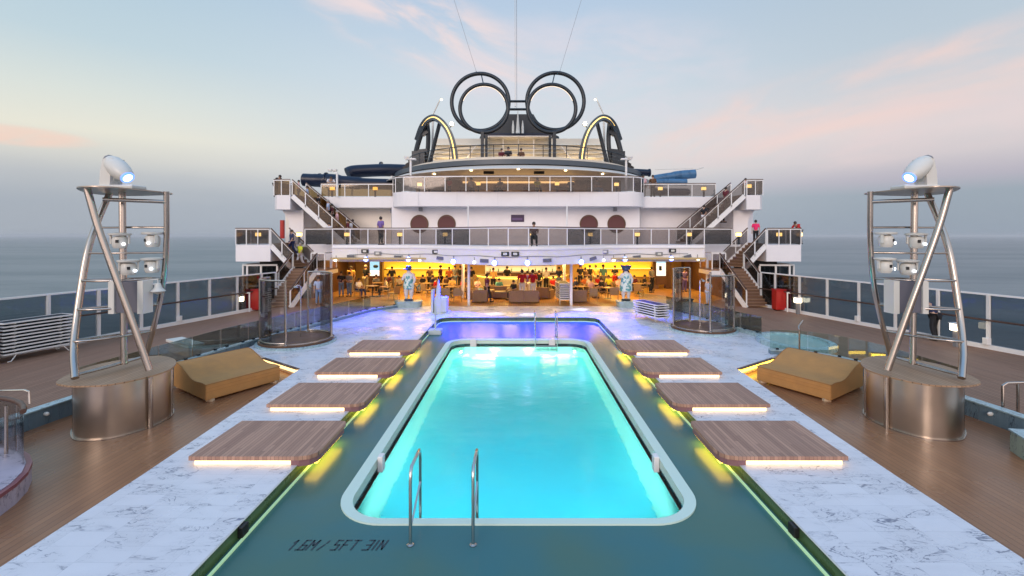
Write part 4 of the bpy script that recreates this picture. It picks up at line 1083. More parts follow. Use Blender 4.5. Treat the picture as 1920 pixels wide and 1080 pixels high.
for s_, side in ((1, 'right'), (-1, 'left')):
    t = thing('staircase', 'white railed timber staircase from pool deck to first balcony, %s side' % side, 'staircase', (s_*13.8, 26.8, 0), 'outside staircases')
    lo = [M3(p, s_) for p in ((13.0,26.75,.02),(12.25,28.55,2.05),(14.5,26.75,.02),(13.75,28.55,2.05))]
    flight(t, *lo, 12, s_, G_SMOKE)
    m = MB(); m.prism([(s_*11.75,28.55),(s_*13.85,28.55),(s_*13.85,30.4),(s_*11.75,30.4)], 1.97, 2.05); m.build('landing', TREADW, t)
    m = MB(); m.prism([(s_*11.7,28.5),(s_*12.3,28.5),(s_*12.3,30.45),(s_*11.7,30.45)], 1.72, 1.968); m.build('landing_edge', WHITEM, t)
    m = MB(); m.bar(M3((11.78,28.55,3.05),s_), M3((12.6,28.55,3.05),s_), .06, .07); m.bar(M3((11.78,28.55,3.05),s_), M3((11.78,30.4,3.05),s_), .06, .07); m.build('landing_rail', WHITEM, t)
    for p in ((11.78,28.55),(12.6,28.55),(11.78,30.4)):
        m = MB(); m.box(M3((p[0]-.03,p[1]-.03,2.05),s_), M3((p[0]+.03,p[1]+.03,3.02),s_)); m.build('post', WHITEM, t)
    m = MB(); m.box(M3((11.83,28.545,2.15),s_), M3((12.55,28.555,2.98),s_)); m.build('glass_panel', G_SMOKE, t)
    hi = [M3(p, s_) for p in ((13.1,30.0,2.1),(14.65,30.0,3.6),(13.75,28.65,2.1),(15.10,28.65,3.55))]
    flight(t, *hi, 8, s_, G_SMOKE)
    t = thing('staircase', 'long straight white staircase climbing to the upper deck on the %s side' % side, 'staircase', (s_*11.1, 30, 3.55), 'outside staircases')
    up_ = [M3(p, s_) for p in ((10.6,31.5,3.6),(14.25,31.5,6.65),(11.1,30.1,3.6),(14.5,30.1,6.7))]
    flight(t, *up_, 16, s_, G_BRONZE if s_ < 0 else G_SMOKE)
    # curved windscreen under the lower wing
    t = thing('curved_windscreen', 'curved dark glass windscreen with white posts under the %s lower wing' % side, 'windscreen', (s_*17, 29, 0), 'curved windscreens')
    cw = [(15.1,29.4),(16.0,29.2),(16.8,29.1),(17.35,29.6),(17.4,31.2),(17.4,33)]
    m = MB(); m.wall([(s_*x, y) for x, y in cw], 2.22, 2.32, .12); m.build('top_rail', WHITEM, t)
    m = MB(); m.wall([(s_*x, y) for x, y in cw], .95, 1.02, .06); m.build('mid_rail', WHITEM, t)
    for x, y in cw[:5]:
        m = MB(); m.box((s_*x-.05, y-.05, 0), (s_*x+.05, y+.05, 2.22)); m.build('post', WHITEM, t)
    for (x0,y0),(x1,y1) in zip(cw, cw[1:]):
        m = MB(); m.wall([(s_*x0,y0),(s_*x1,y1)], .1, 2.2, .012); m.build('glass_panel', G_DARK, t)
    m = MB(); m.box((s_*14.6-.2*s_, 31.2, 0), (s_*17.2, 31.4, 2.5)); m.build('dark_wall', BLACK, t)

# red lockers beside the stairs
for s_, side in ((-1,'left'),(1,'right')):
    q = G(1469 if s_ > 0 else 474, 583, 0)
    t = thing('locker', 'bright red deck locker at the foot of the %s stairs' % side, 'locker', (q.x, q.y, 0), 'red lockers')
    m = MB(); m.box((q.x-.38,q.y,.05),(q.x+.38,q.y+.5,1.12),.03); m.build('cabinet', RED, t)
    m = MB(); m.box((q.x-.40,q.y-.02,1.12),(q.x+.40,q.y+.52,1.17),.01); m.build('lid', RED, t)
    m = MB(); m.box((q.x-.32,q.y-.012,.12),(q.x+.32,q.y-.001,1.05)); m.build('door', RED, t)
    for k in (-.3,.3):
        m = MB(); m.box((q.x+k-.04,q.y+.1,0),(q.x+k+.04,q.y+.4,.05)); m.build('foot', BLACK, t)
    # white gate frame beside it
    g_ = G(1492 if s_ > 0 else 452, 585, 0)
    t = thing('gate', 'small white metal gate beside the %s red locker' % side, 'gate', (g_.x, g_.y, 0), 'white gates')
    for k in range(4):
        m = MB(); x = g_.x-.45+.3*k; m.box((x-.025,g_.y-.025,0),(x+.025,g_.y+.025,1.0)); m.build('bar', WHITEM, t)
    m = MB(); m.box((g_.x-.48,g_.y-.03,1.0),(g_.x+.48,g_.y+.03,1.06)); m.build('rail', WHITEM, t)

# ------------------------------------------------------------------ domed sun roof, top deck, hoops
roof = thing('round_roof', 'large round canopy roof with slate rim and white underside above the middle balcony', 'canopy', (0, 40, 8.7))
def disc(r, n=72): return [(r*math.cos(2*PI*k/n), 40+r*math.sin(2*PI*k/n)) for k in range(n)]
m = MB(); m.prism(disc(10.2), 8.66, 8.98, True); m.build('rim', RIMGREY, roof)
m = MB(); m.lathe([(10.0,8.64),(10.9,8.30),(10.9,8.27),(9.9,8.58),(0,8.6)], (0,40,0), 72); m.build('soffit', mat('soffit_white', (.72,.68,.62), .4), roof)
m = MB(); m.lathe([(0,0),(9.9,0)], (0,40,8.99), 72); m.build('top_floor', WALKDECK, roof)
for a_ in (-135,-112,-90,-68,-45):
    x, y = 8.6*math.cos(R(a_)), 40+8.6*math.sin(R(a_))
    m = MB(); m.lathe([(0,-.03),(.09,-.03),(.1,.0)], (x, y, 8.555), 12); m.build('downlight', WBULB, roof)
for x in (-2.0, 1.4):
    m = MB(); m.box((x-.35, 31.6, 8.28), (x+.35, 31.9, 8.46), .02); m.build('speaker', BLACK, roof)
# room behind the middle balcony, warm and dim
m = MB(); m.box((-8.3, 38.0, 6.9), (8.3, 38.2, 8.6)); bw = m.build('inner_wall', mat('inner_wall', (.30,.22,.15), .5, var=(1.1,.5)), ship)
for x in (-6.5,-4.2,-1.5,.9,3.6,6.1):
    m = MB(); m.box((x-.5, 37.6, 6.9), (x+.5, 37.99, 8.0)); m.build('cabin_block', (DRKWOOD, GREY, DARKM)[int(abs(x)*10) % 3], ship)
m = MB(); m.box((-4.5, 37.9, 8.35), (4.5, 37.99, 8.5)); m.build('cove_light', LEDW, ship)
area('balcony_light', (0, 34.5, 8.5), 9, 90, (1,.62,.28), (0,0,0), 2.0)
# parapet and rail on the roof edge
tr = thing('roof_railing', 'thin metal railing round the edge of the top sun deck', 'railing', (0, 31, 9))
m = MB(); arc_ = [(9.4*math.cos(R(a)), 40.2+9.4*math.sin(R(a))) for a in range(-150, -29, 5)]
m.wall(arc_, 8.99, 9.30, .06); m.build('parapet', LOUVRE, tr)
for z, r in ((10.1,.03),(9.85,.012),(9.6,.012)):
    m = MB(); m.tube([(x, y, z) for x, y in arc_], r, 6); m.build('rail', DARKM if z > 10 else CHROMEW, tr)
for x, y in arc_[::2]:
    m = MB(); m.tube([(x, y, 9.3), (x, y, 10.1)], .028, 6); m.build('post', DARKM, tr)
# louvred cream house on the top deck
hs = thing('louvred_house', 'cream louvred deck house behind the top sun deck, lit warm', 'deck house', (0, 43, 9))
zt = P(0, 259, 43).z
for s_ in (-1, 1):
    x0, x1 = s_*P(1030,0,43).x, s_*P(1134,0,43).x
    m = MB(); m.box((x0,43.2,9),(x1,43.4,zt)); m.build('wall', LOUVRE, hs)
    for k in range(6):
        z = 10.6+.38*k; m = MB(); m.slab([(min(x0,x1),43.2,z),(max(x0,x1),43.2,z)], [(min(x0,x1),42.9,z-.12),(max(x0,x1),42.9,z-.12)], (0,0,.03)); m.build('louvre', LOUVRE, hs)
    for k in range(4):
        x = x0+(x1-x0)*(k+.5)/4; m = MB(); m.box((x-.35,43.18,9.3),(x+.35,43.199,10.4)); m.build('window', GREY, hs)
    m = MB(); m.tube([(s_*1.2*3.2,42.6,12.3),(s_*5.6,42.6,10.0)], .05, 6); m.build('brace', WHITEM, hs)
x0, x1 = P(914,0,43).x, P(1030,0,43).x
m = MB(); m.box((x0,43.9,9),(x1,44.1,zt+.1)); m.build('wall', LOUVRE, hs)
for k in range(6):
    z = 10.5+.42*k; m = MB(); m.slab([(x0,43.9,z),(x1,43.9,z)], [(x0,43.6,z-.1),(x1,43.6,z-.1)], (0,0,.03)); m.build('louvre', LOUVRE, hs)
m = MB(); m.box((x0+.4,43.86,9.3),(x1-.4,43.89,10.3)); m.build('window', GREY, hs)
m = MB(); m.box((x0-.2,42.8,zt+.1),(x1+.2,44.2,zt+.18)); m.build('roof_edge', WHITEM, hs)
for k in range(5):
    x = x0+(x1-x0)*k/4; m = MB(); m.box((x-.05,43.4,9),(x+.05,43.5,zt+.1)); m.build('column', WHITEM, hs)
for x in (-6.3,-4.5, 0, 4.5,6.3):
    area('deck_house_light', (x, 41.9, 10.0), .5, 42, (1,.70,.36), (R(115),0,0))

# water-slide hoops
hp = thing('slide_hoops', 'pair of double dark round hoops joined by bars above the top deck', 'hoop structure', (0, 39, 9))
def ring(name, px, py, rpx, Y, tr_, Y2=None, sq=1.0):
    c = P(px, py, Y); r = rpx*Y/F
    m = MB(); m.tube([(c.x+r*math.cos(a), c.y+(0 if not Y2 else (Y2-Y)*math.sin(a)), c.z+r*math.sin(a)*sq) for a in [2*PI*k/64 for k in range(64)]], tr_, 12, True)
    return m
for (ox, oy, ix, iy) in ((900.5,191.5,907.5,203.5), (1041.5,190,1034.5,203.5)):
    ring('r', ox, oy, 53.5, 40.5, .17).build('outer_hoop', DARKM, hp)
    ring('r', ix, iy, 45, 38.5, .16).build('inner_hoop', DARKM, hp)
    c = P(ix, iy, 38.5); m = MB(); r = 45*38.5/F-.165
    m.tube([(c.x+r*math.cos(a), c.y-.04, c.z+r*math.sin(a)) for a in [R(20+140*k/24) for k in range(25)]], .025, 6); m.build('hoop_light', mat('hoop_light_%d' % ox, (1,.9,.8), .3, emit=(1,.78,.52), es=.8), hp)
    m = MB(); m.tube([P(ox+(2 if ox < 970 else -2), 140, 40.5), P(ix-(1 if ox < 970 else -1), 158, 38.5)], .05, 6); m.build('strut', DARKM, hp)
    q0, q1 = P(904.5 if ox < 970 else 1039.5, 247, 38.3), P(904.5 if ox < 970 else 1039.5, 296, 38.3)
    m = MB(); m.box(q0+Vector((-.13,-.13,0)), Vector((q0.x+.13, q0.y+.13, 9.0))); m.build('support', DARKM, hp)
    sg_ = 1 if ox < 970 else -1
    q0 = P(912 if ox < 970 else 1031, 250, 40.6); m = MB(); m.box(q0+Vector((-.11,-.1,0)), Vector((q0.x+.11, q0.y+.1, 9.0))); m.build('support', DARKM, hp)
for py in (190, 205):
    a, b = P(950, py, 40.5), P(991, py, 40.5); m = MB(); m.tube([a, b], .11, 8); m.build('cross_bar', DARKM, hp)
# dark curved base and funnel mast between the hoops
fn = thing('funnel_base', 'dark navy curved funnel base with radar mast between the hoops', 'funnel', (0, 46, 12))
m = MB()
pr = [P(a, b, 45) for a, b in ((900,256),(915,248),(930,238),(942,224),(948,214),(1000,214),(1006,224),(1018,238),(1032,248),(1048,256))]
m.add([(p.x, 45, p.z) for p in pr]+[(p.x*1.1, 48, p.z) for p in pr], [tuple(range(10))[::1], tuple(reversed(range(10, 20)))]+[(i, 10+i, 10+(i+1) % 10, (i+1) % 10) for i in range(10)])
o_ = m.build('funnel', DARKM, fn)
m = MB(); a, b = P(905,250,44.5), P(1040,256,44.5); m.box((a.x,44.4,b.z),(b.x,44.9,a.z), .05); m.build('collar', NAVY, fn)
for px, top in ((971,208),(962,226),(980,226)):
    a, b = P(px, top, 44.2), P(px, 250, 44.2); m = MB(); m.tube([b, b.lerp(a,.5), a], [.22 if px == 971 else .12, .12, .03], 8); m.build('mast_cone', CREAM, fn)
for k, (px, py, px2, py2) in enumerate(((965.5,-60,966,200),(833,-60,893,134),(1108,-60,1050,133),(968.5,-60,969,205))):
    wt = thing('rigging_wire', ['upright wire rising from between the two hoops','thin stay wire slanting up left of the hoops','thin stay wire slanting up right of the hoops','second upright wire beside the mast, strung with small bulbs'][k], 'wire', tuple(P(px2,py2,44.3)))
    m = MB(); m.tube([P(px2,py2,44.3), P(px,py,44.3)], .014 if k in (1,2) else .02, 5); m.build('wire', GREY if k else CHROMEW, wt)
    m = MB(); m.ball(P(px2,py2,44.3), .05, 8); m.build('shackle', GREY, wt)

# side arches
for s_, side in ((-1,'left'),(1,'right')):
    t = thing('arch_frame', 'dark arched slide frame with glowing amber edge on the %s of the top deck' % side, 'arch', (s_*7,34,8.9), 'lit arches')
    def X(px): return px if s_ > 0 else 2*VX-px
    pa = [(1090,305),(1092,285),(1097,262),(1105,243),(1117,228),(1130,221),(1143,226),(1153,240),(1161,262)]
    path = catmull([P(X(a), b, Y) for (a, b), Y in zip(pa, (34.2,34.2,34.2,34.3,34.6,35.0,35.6,36.3,37.0))], 5)
    m = MB()
    for a, b in zip(path, path[1:]):
        m.bar(a, b+(b-a)*.06, .42, .34, up=(0,1,0))
    m.build('arch_rib', RIMGREY, t)
    m = MB(); m.tube([p+Vector((0,-.19,0)) for p in path[:-6]], .045, 6); m.build('arch_light', LEDA, t)
    # rear lattice: dark plates with holes
    tr1 = catmull([P(X(a), b, 36.5) for a, b in ((1143,226),(1153,248),(1161,272),(1167,300),(1168,312))], 4)
    tr2 = catmull([P(X(a), b, 36.6) for a, b in ((1143,232),(1141,255),(1142,280),(1146,300),(1150,312))], 4)
    tr3 = catmull([P(X(a), b, 36.0) for a, b in ((1120,232),(1127,260),(1134,288),(1141,312))], 4)
    for tt, r in ((tr1,.20),(tr2,.18),(tr3,.15)):
        m = MB(); m.tube(tt, r, 8); m.build('lattice_strut', DARKM, t)
    for (a, b), (c_, d) in (((1143,245),(1153,252)),((1142,284),(1163,286)),((1145,302),(1166,298))):
        m = MB(); m.bar(P(X(a),b,36.5), P(X(c_),d,36.5), .25, .42, up=(0,0,1)); m.build('lattice_plate', DARKM, t)
    a, b = P(X(1147),284,36.2), P(X(1171),315,36.2)
    m = MB(); m.box((min(a.x,b.x),36.0,8.7),(max(a.x,b.x),36.25,a.z)); m.build('base_plate', DARKM, t)
    for k in range(5):
        a = P(X(1160+5*k), 292+6*k, 37.5); b = P(X(1178+5*k), 303+6*k, 37.5); m = MB(); m.bar(a, b, .2, .12); m.build('fin', BLACK, t)
    q = P(X(1097), 232, 34.0)
    fl2 = thing('floodlight', 'bright floodlight beside the %s lit arch' % side, 'floodlight', tuple(q), 'deck floodlights')
    m = MB(); m.ball(q, .12, 14); m.build('bulb', mat('flood_%s' % side, (1,.9,.7), .3, emit=(1,.82,.45), es=28), fl2)
    m = MB(); m.lathe([(.15,.08),(.18,.12),(.12,.2),(.05,.24)], q, 14, (0,1,0)); m.build('housing', GREY, fl2)
    m = MB(); m.bar(q+Vector((0,.25,0)), P(X(1104), 244, 34.4), .05, .05); m.build('bracket', GREY, fl2)
    # pole lamp above the arch
    t2 = thing('pole_lamp', 'slanted pole lamp rising behind the %s lit arch' % side, 'lamp', tuple(P(X(1135),218,37.5)), 'pole lamps')
    a, b = P(X(1134),305,37.6), P(X(1132),215,37.6); m = MB(); m.tube([a, b], .09, 8); m.build('pole', CREAM, t2)
    m = MB(); m.tube([b, P(X(1123),195,37.6), P(X(1117),183,37.6)], [.05,.06,.02], 8); m.build('arm', CREAM, t2)
    q = P(X(1116), 187, 37.55); m = MB(); m.ball(q, .08, 10, (1,.7,.8)); m.build('lamp_head', WBULB, t2)
    # white masts with lamps at the balcony
    for px, Y, top, bot in ((1174,30.9,300,360),):
        a = P(X(px), bot, Y); b = P(X(px), top, Y)
        t3 = thing('lamp_post', 'white lamp post at the %s end of the curved middle balcony' % side, 'lamp post', tuple(a), 'white lamp posts')
        m = MB(); m.tube([(a.x,a.y,6.92), b], .075, 10); m.build('pole', WHITEM, t3)
        m = MB(); m.box(b+Vector((-.35,-.15,0)), b+Vector((.35,.15,.10)), .02); m.build('cross_head', WHITEM, t3)
        m = MB(); m.box(b+Vector((.05*s_,-.2,.10)), b+Vector((.40*s_,.0,.22)), .02); m.build('lamp_head', CREAM, t3)
a, b = P(632,370,31.4), P(632,324,31.4)
t3 = thing('lamp_post', 'white lamp post with two heads before the dark left slide', 'lamp post', (a.x,a.y,6.72), 'white lamp posts')
m = MB(); m.tube([(a.x,a.y,6.72), b], .07, 10); m.build('pole', WHITEM, t3)
m = MB(); m.bar(b+Vector((0,0,.0)), b+Vector((-.45,0,.18)), .06, .05); m.build('arm', WHITEM, t3)
for dx_ in (-.45,-.12):
    m = MB(); m.box(b+Vector((dx_-.14,-.12,.10)), b+Vector((dx_+.12,.08,.24)), .02); m.build('lamp_head', CREAM, t3)
a, b = P(1222,352,31.4), P(1222,320,31.4)

# water slides
sl = thing('water_slide', 'long dark navy tube slide lying behind the left upper railing', 'water slide', tuple(P(590,345,35)), 'tube slides')
m = MB(); m.tube(catmull([P(a,b,Y) for a,b,Y in ((569,337,35.5),(590,338,35.5),(612,339,35.6),(640,341,35.8),(680,344,36),(740,346,36.4))], 6), [.48]*6+[.5]*6+[.55]*6+[.48]*6+[.42]*7, 16); m.build('tube', NAVY, sl)
for px in (612, 600):
    q = P(px,338,35.6); m = MB(); m.tube([(q.x-.05,q.y,q.z),(q.x+.05,q.y,q.z)], .60 if px == 612 else .53, 20); m.build('flange', NAVY, sl)
sl = thing('water_slide', 'upper dark navy tube slide curving behind the left arch', 'water slide', tuple(P(700,320,37)), 'tube slides')
m = MB(); m.tube(catmull([P(a,b,Y) for a,b,Y in ((652,326,37),(662,322,37.2),(690,320,37.4),(725,319,37.6),(765,320,38))], 6), .50, 16); m.build('tube', NAVY, sl)
q = P(715,317,37.9); m = MB(); m.tube([(q.x-.06,q.y,q.z),(q.x+.06,q.y,q.z)], .60, 20); m.build('flange', NAVY, sl)
for px in (660,735):
    a = P(px,330,37.5); m = MB(); m.tube([(a.x,a.y,6.7),a], .1, 8); m.build('support', WHITEM, sl)
sl = thing('water_slide', 'weathered blue tube slide behind the right upper railing', 'water slide', tuple(P(1260,340,34)), 'tube slides')
m = MB(); m.tube(catmull([P(a,b,34.5) for a,b in ((1226,336),(1250,332),(1280,328),(1303,326))], 6), [.30]*9+[.34]*6+[.33]*4, 16); m.build('tube', SLIDEBLUE, sl)
m = MB(); m.tube(catmull([P(a,b,34.0) for a,b in ((1226,343),(1256,341),(1287,342))], 6), .24, 12); m.build('lower_tube', SLIDEBLUE, sl)
m = MB(); m.tube([P(1228,318,34.5),P(1300,316,34.5)], .02, 6); m.tube([P(1304,318,34.5),P(1319,314,34.5)], .05, 6); m.build('guard_rail', CREAM, sl)
sl = thing('water_slide', 'short dark tube end beside the right arch', 'water slide', tuple(P(1205,325,36)), 'tube slides')
m = MB(); m.tube([P(1180,322,36.5),P(1217,324,36.5)], .26, 14); m.build('tube', NAVY, sl)
m = MB(); m.tube([P(1216,324,36.5),P(1219,324,36.5)], .31, 14); m.build('flange', NAVY, sl)
sl = thing('water_slide', 'dark tube seen through the glass of the right upper railing', 'water slide', tuple(P(1265,360,33)), 'tube slides')
m = MB(); m.tube([P(1225,360,33.5),P(1288,360,33.5)], .26, 14); m.build('tube', NAVY, sl)
m = MB(); m.ball(P(1288,360,33.5), .26, 12); m.build('end_cap', NAVY, sl)

# ------------------------------------------------------------------ lamps
# small amber deck lamps standing behind the railings
def make_bollard():
    t = thing('bollard_lamp', 'x', 'deck lamp', (0,0,0), 'amber deck lamps behind the railings')
    m = MB(); m.box((-.05,-.05,0),(.05,.05,.50)); m.build('post', DARKM, t)
    m = MB(); m.box((-.14,-.10,.52),(.14,.10,.74),.02); m.build('lamp_box', WLAMP, t)
    m = MB(); m.box((-.15,-.11,.74),(.15,.11,.77)); m.box((-.15,-.11,.50),(.15,.11,.52)); m.build('cap', DARKM, t)
    return t
bp_ = make_bollard(); first = True
bl = []
for i, px in enumerate((448,484,561,650.5,749.5,834.5,1018-20,1107,1195,1292,1385,1461,1499)):
    Y = 28.9+(.6 if 500 < px < 1420 else .6); q = P(px, 443, Y)
    bl.append((q.x, Y, 3.55, 'on the first balcony', i))
for i, (px, Y, z) in enumerate(((623,32.4,6.72),(703.5,32.4,6.72),(787,31.6,6.92),(897,31.2,6.92),(1044.5,31.2,6.92),(1156,31.6,6.92),(1238,32.4,6.72),(1319.5,32.4,6.72),(1404,30.6,6.70))):
    q = P(px, 350, Y); bl.append((q.x, Y, z, 'on the upper deck', i))
cnt = {'on the first balcony': 13, 'on the upper deck': 9}
ordn = ['first','second','third','fourth','fifth','sixth','seventh','eighth','ninth','tenth','eleventh','twelfth','thirteenth']
for x, y, z, wh, i in bl:
    place(bp_, first, (x, y, z), 0, 'amber lamp behind the glass railing %s, %s of %s from the left' % (wh, ordn[i], ('thirteen','nine')[wh == 'on the upper deck'])); first = False
for px, py, lab in ((450,586,'bright white bollard lamp by the left windscreen'),(1496,589,'bright white bollard lamp by the right windscreen near the red locker'),(1793,650,'warm bollard lamp by the right windscreen behind the tower')):
    q = G(px, py, 0); t = thing('deck_lamp', lab, 'deck lamp', (q.x,q.y,0), 'white bollard lamps')
    m = MB(); m.box(q+Vector((-.07,-.07,0)), q+Vector((.07,.07,.60))); m.build('post', GREY, t)
    m = MB(); m.box(q+Vector((-.15,-.12,.60)), q+Vector((.15,.12,.85)), .02); m.build('lamp_box', WLAMP2, t)
    m = MB(); m.box(q+Vector((-.17,-.14,.85)), q+Vector((.17,.14,.88))); m.build('cap', WHITEM, t)

# blue stage lights along the fascia: real lamps that colour the terrace
def make_blue():
    t = thing('blue_spotlight', 'x', 'spotlight', (0,0,0), 'blue spotlights along the fascia')
    m = MB(); m.lathe([(.06,.26),(.13,.18),(.16,.0)], (0,0,0), 16, (0,1,0)); 
    m.xf(Matrix.Rotation(R(0),4,'X')); m.build('housing', CREAM, t)
    m = MB(); m.lathe([(.0,-.01),(.115,-.01)], (0,0,0), 20, (0,1,0)); m.build('lens', BLENS, t)
    m = MB(); m.lathe([(.118,-.02),(.155,-.01),(.16,.03)], (0,0,0), 20, (0,1,0), caps=False); m.build('glow_ring', BLUELENS, t)
    m = MB(); m.bar((0,.12,0),(0,.12,.30), .05,.05); m.build('bracket', GREY, t)
    return t
BLENS = mat('blue_white_lens', (1,1,1), .2, emit=(.70,.75,1), es=9)
bs = make_blue(); first = True
bpos = [(686,486),(765.5,486),(850,490.5),(927,493),(989,493),(1090,491.5),(1172,486),(1259,485)]
for i, (px, py) in enumerate(bpos):
    x = (px-VX)*27/F
    for _ in range(6): Yb = bulge(x)-.25; x = (px-VX)*Yb/F
    q = P(px, py, Yb)
    place(bs, first, tuple(q), 0, '%s glowing blue spotlight from the left on the balcony fascia' % ordn[i]); first = False
    d = bpy.data.lights.new('blue_stage_light', 'SPOT'); d.energy = BLUE_E if 2 <= i <= 5 else BLUE_E*.8; d.color = (.010,.022,1.0); d.spot_size = R(66 if 2 <= i <= 5 else 84); d.spot_blend = .7; d.shadow_soft_size = .12
    o = bpy.data.objects.new('blue_stage_light', d); COL.objects.link(o); o.location = (q.x, q.y-.12, q.z); 
    d.shadow_soft_size = .03; tgt = Vector((q.x*(.95 if 2 <= i <= 5 else 1.06), q.y-(2.1 if 2 <= i <= 5 else 2.4), -.1)); o.rotation_euler = (tgt-Vector(o.location)).to_track_quat('-Z','Y').to_euler()
    if i in (3, 4, 5):
        d = bpy.data.lights.new('white_stage_light', 'SPOT'); d.energy = 420; d.color = (.75,.78,1.0); d.spot_size = R(26); d.spot_blend = .9; d.shadow_soft_size = .03
        o = bpy.data.objects.new('white_stage_light', d); COL.objects.link(o); o.location = (q.x, q.y-.12, q.z)
        tgt = Vector((q.x, q.y+.5, -.1)); o.rotation_euler = (tgt-Vector(o.location)).to_track_quat('-Z','Y').to_euler()
# small white spots, grilled louvre boxes, and fascia boxes
k = 0
for px, py in ((629,488),(787,488),(889,492),(1132,488),(1151,488),(1309,486)):
    x = (px-VX)*27/F
    for _ in range(6): Yb = bulge(x)-.2; x = (px-VX)*Yb/F
    q = P(px, py, Yb); t = thing('fascia_spotlight', '%s small white spotlight from the left under the balcony fascia' % ordn[k], 'spotlight', tuple(q), 'small white spotlights on the fascia'); k += 1
    m = MB(); m.lathe([(.03,.2),(.08,.12),(.08,0)], q, 12, (0,1,0)); m.build('housing', CREAM, t)
    m = MB(); m.lathe([(0,-.005),(.085,-.005)], q, 12, (0,1,0)); m.build('lens', BULB if k in (2,3,4) else WBULB, t)
    m = MB(); m.bar(q+Vector((0,.08,0)), q+Vector((0,.1,.28)), .03, .03); m.build('bracket', GREY, t)
k = 0
for px, py, tl in ((658,481,0),(746,482,0),(826,484,.1),(908,489,.05),(1026,488,-.05),(1111,485,-.3),(1194,482,-.1),(1289,481,-.25)):
    x = (px-VX)*27/F
    for _ in range(6): Yb = bulge(x)-.22; x = (px-VX)*Yb/F
    q = P(px, py, Yb); t = thing('speaker_box', '%s grey grilled speaker box from the left on the balcony fascia' % ordn[k], 'speaker', tuple(q), 'grey speaker boxes on the fascia'); k += 1
    m = MB(); m.box((-.24,-.02,-.11),(.24,.12,.11), .012); m.xf(Matrix.Translation(q) @ Matrix.Rotation(tl, 4, 'Y')); m.build('box', CREAM, t)
    m = MB()
    m.box((-.22,-.035,-.09),(.22,-.021,.09)); m.xf(Matrix.Translation(q) @ Matrix.Rotation(tl, 4, 'Y')); m.build('grille', SHADEGREY, t)
k = 0
for px, py in ((684,471),(708,475),(817,472),(947,476),(966,476),(1134,472),(1261,470),(1236,476)):
    x = (px-VX)*27/F
    for _ in range(6): Yb = bulge(x)-.16; x = (px-VX)*Yb/F
    q = P(px, py, Yb); dark = px in (684,947,966,1261,817)
    t = thing('floodlight', '%s small rectangular floodlight from the left high on the fascia' % ordn[k], 'floodlight', tuple(q), 'rectangular floodlights on the fascia'); k += 1
    m = MB(); m.box(q+Vector((-.20,-.04,-.11)), q+Vector((.20,.07,.11)), .012); m.build('housing', BLACK if dark else GREY, t)
    m = MB(); m.box(q+Vector((-.10,-.055,-.06)), q+Vector((.10,-.041,.06))); m.build('lens', CREAM, t)
k = 0
for px, py, Y in ((789,392,31.3),(1153,392,31.3),(736,396,32.8),(560,398,32.8),(1385,397,32.8)):
    q = P(px, py, Y); t = thing('wall_camera', '%s small wall-mounted device from the left under the upper balcony' % ordn[(2,3,1,0,4)[k]], 'camera', tuple(q), 'wall devices under the balcony'); k += 1
    m = MB(); m.box(q+Vector((-.12,-.15,-.14)), q+Vector((.12,.1,.10)), .03); m.build('body', GREY if px in (789,1153,736) else BLACK, t)
    m = MB(); m.bar(q+Vector((0,.05,.10)), q+Vector((0,.15,.25)), .05, .05); m.build('bracket', WHITEM, t)
# ================================================================== showers
def make_shower(c, r, arcs, posts, label, hgt=2.55):
    cx, cy = c
    t = thing('shower_enclosure', label, 'shower', (cx, cy, 0), 'round glass shower enclosures')
    m = MB(); m.lathe([(r*1.12,.0),(r*1.12,.07),(r*1.03,.08)], (cx,cy,0), 40); m.build('step', KERBTOP, t)
    m = MB(); m.lathe([(r*1.05,.07),(r*1.05,.14),(r*.94,.145),(.0,.145)], (cx,cy,0), 40); m.build('base', DRKWOOD, t)
    m = MB(); m.lathe([(r*.97,.14),(r*.97,.19),(r*1.0,.19),(r*1.0,.14)], (cx,cy,0), 40, caps=False); m.build('base_ring', CHROMEW, t)
    for a0, a1, h in arcs:
        pts = [(cx+r*.98*math.cos(R(a0+(a1-a0)*k/14)), cy+r*.98*math.sin(R(a0+(a1-a0)*k/14))) for k in range(15)]
        m = MB(); m.wall(pts, .2, h-.03, .014); m.build('curved_glass', G_CLEAR, t)
        m = MB(); m.tube([(x,y,h) for x,y in pts], .03, 8); m.build('top_rail', CHROMEW, t)
        m = MB(); m.tube([(x,y,.22) for x,y in pts], .025, 8); m.build('bottom_rail', CHROMEW, t)
    for a, h in posts:
        x, y = cx+r*.98*math.cos(R(a)), cy+r*.98*math.sin(R(a))
        m = MB(); m.tube([(x,y,.14),(x,y,h)], .045, 10); m.build('post', CHROMEW, t)
        m = MB(); m.lathe([(.09,.14),(.09,.17),(.05,.19)], (x,y,0), 12); m.build('post_foot', CHROMEW, t)
    m = MB(); m.tube([(cx,cy+.3,.14),(cx,cy+.3,2.1),(cx,cy+.1,2.2),(cx,cy-.1,2.15)], .025, 8); m.build('shower_pipe', CHROME, t)
    m = MB(); m.lathe([(.10,-.02),(.10,0),(.02,.04)], (cx,cy-.1,2.13), 14); m.build('shower_head', CHROME, t)
make_shower((-8.54,18.1), 1.28, ((165,278,2.48),(96,12,2.62)), ((166,2.48),(205,2.48),(278,2.48),(96,2.62),(12,2.62)), 'tall curved glass shower enclosure on the left of the terrace')
make_shower((8.05,20.5), 1.27, ((262,368,2.45),(175,95,2.62)), ((262,2.62),(8,2.45),(330,2.45),(176,2.62),(95,2.62)), 'tall curved glass shower enclosure on the right of the terrace')

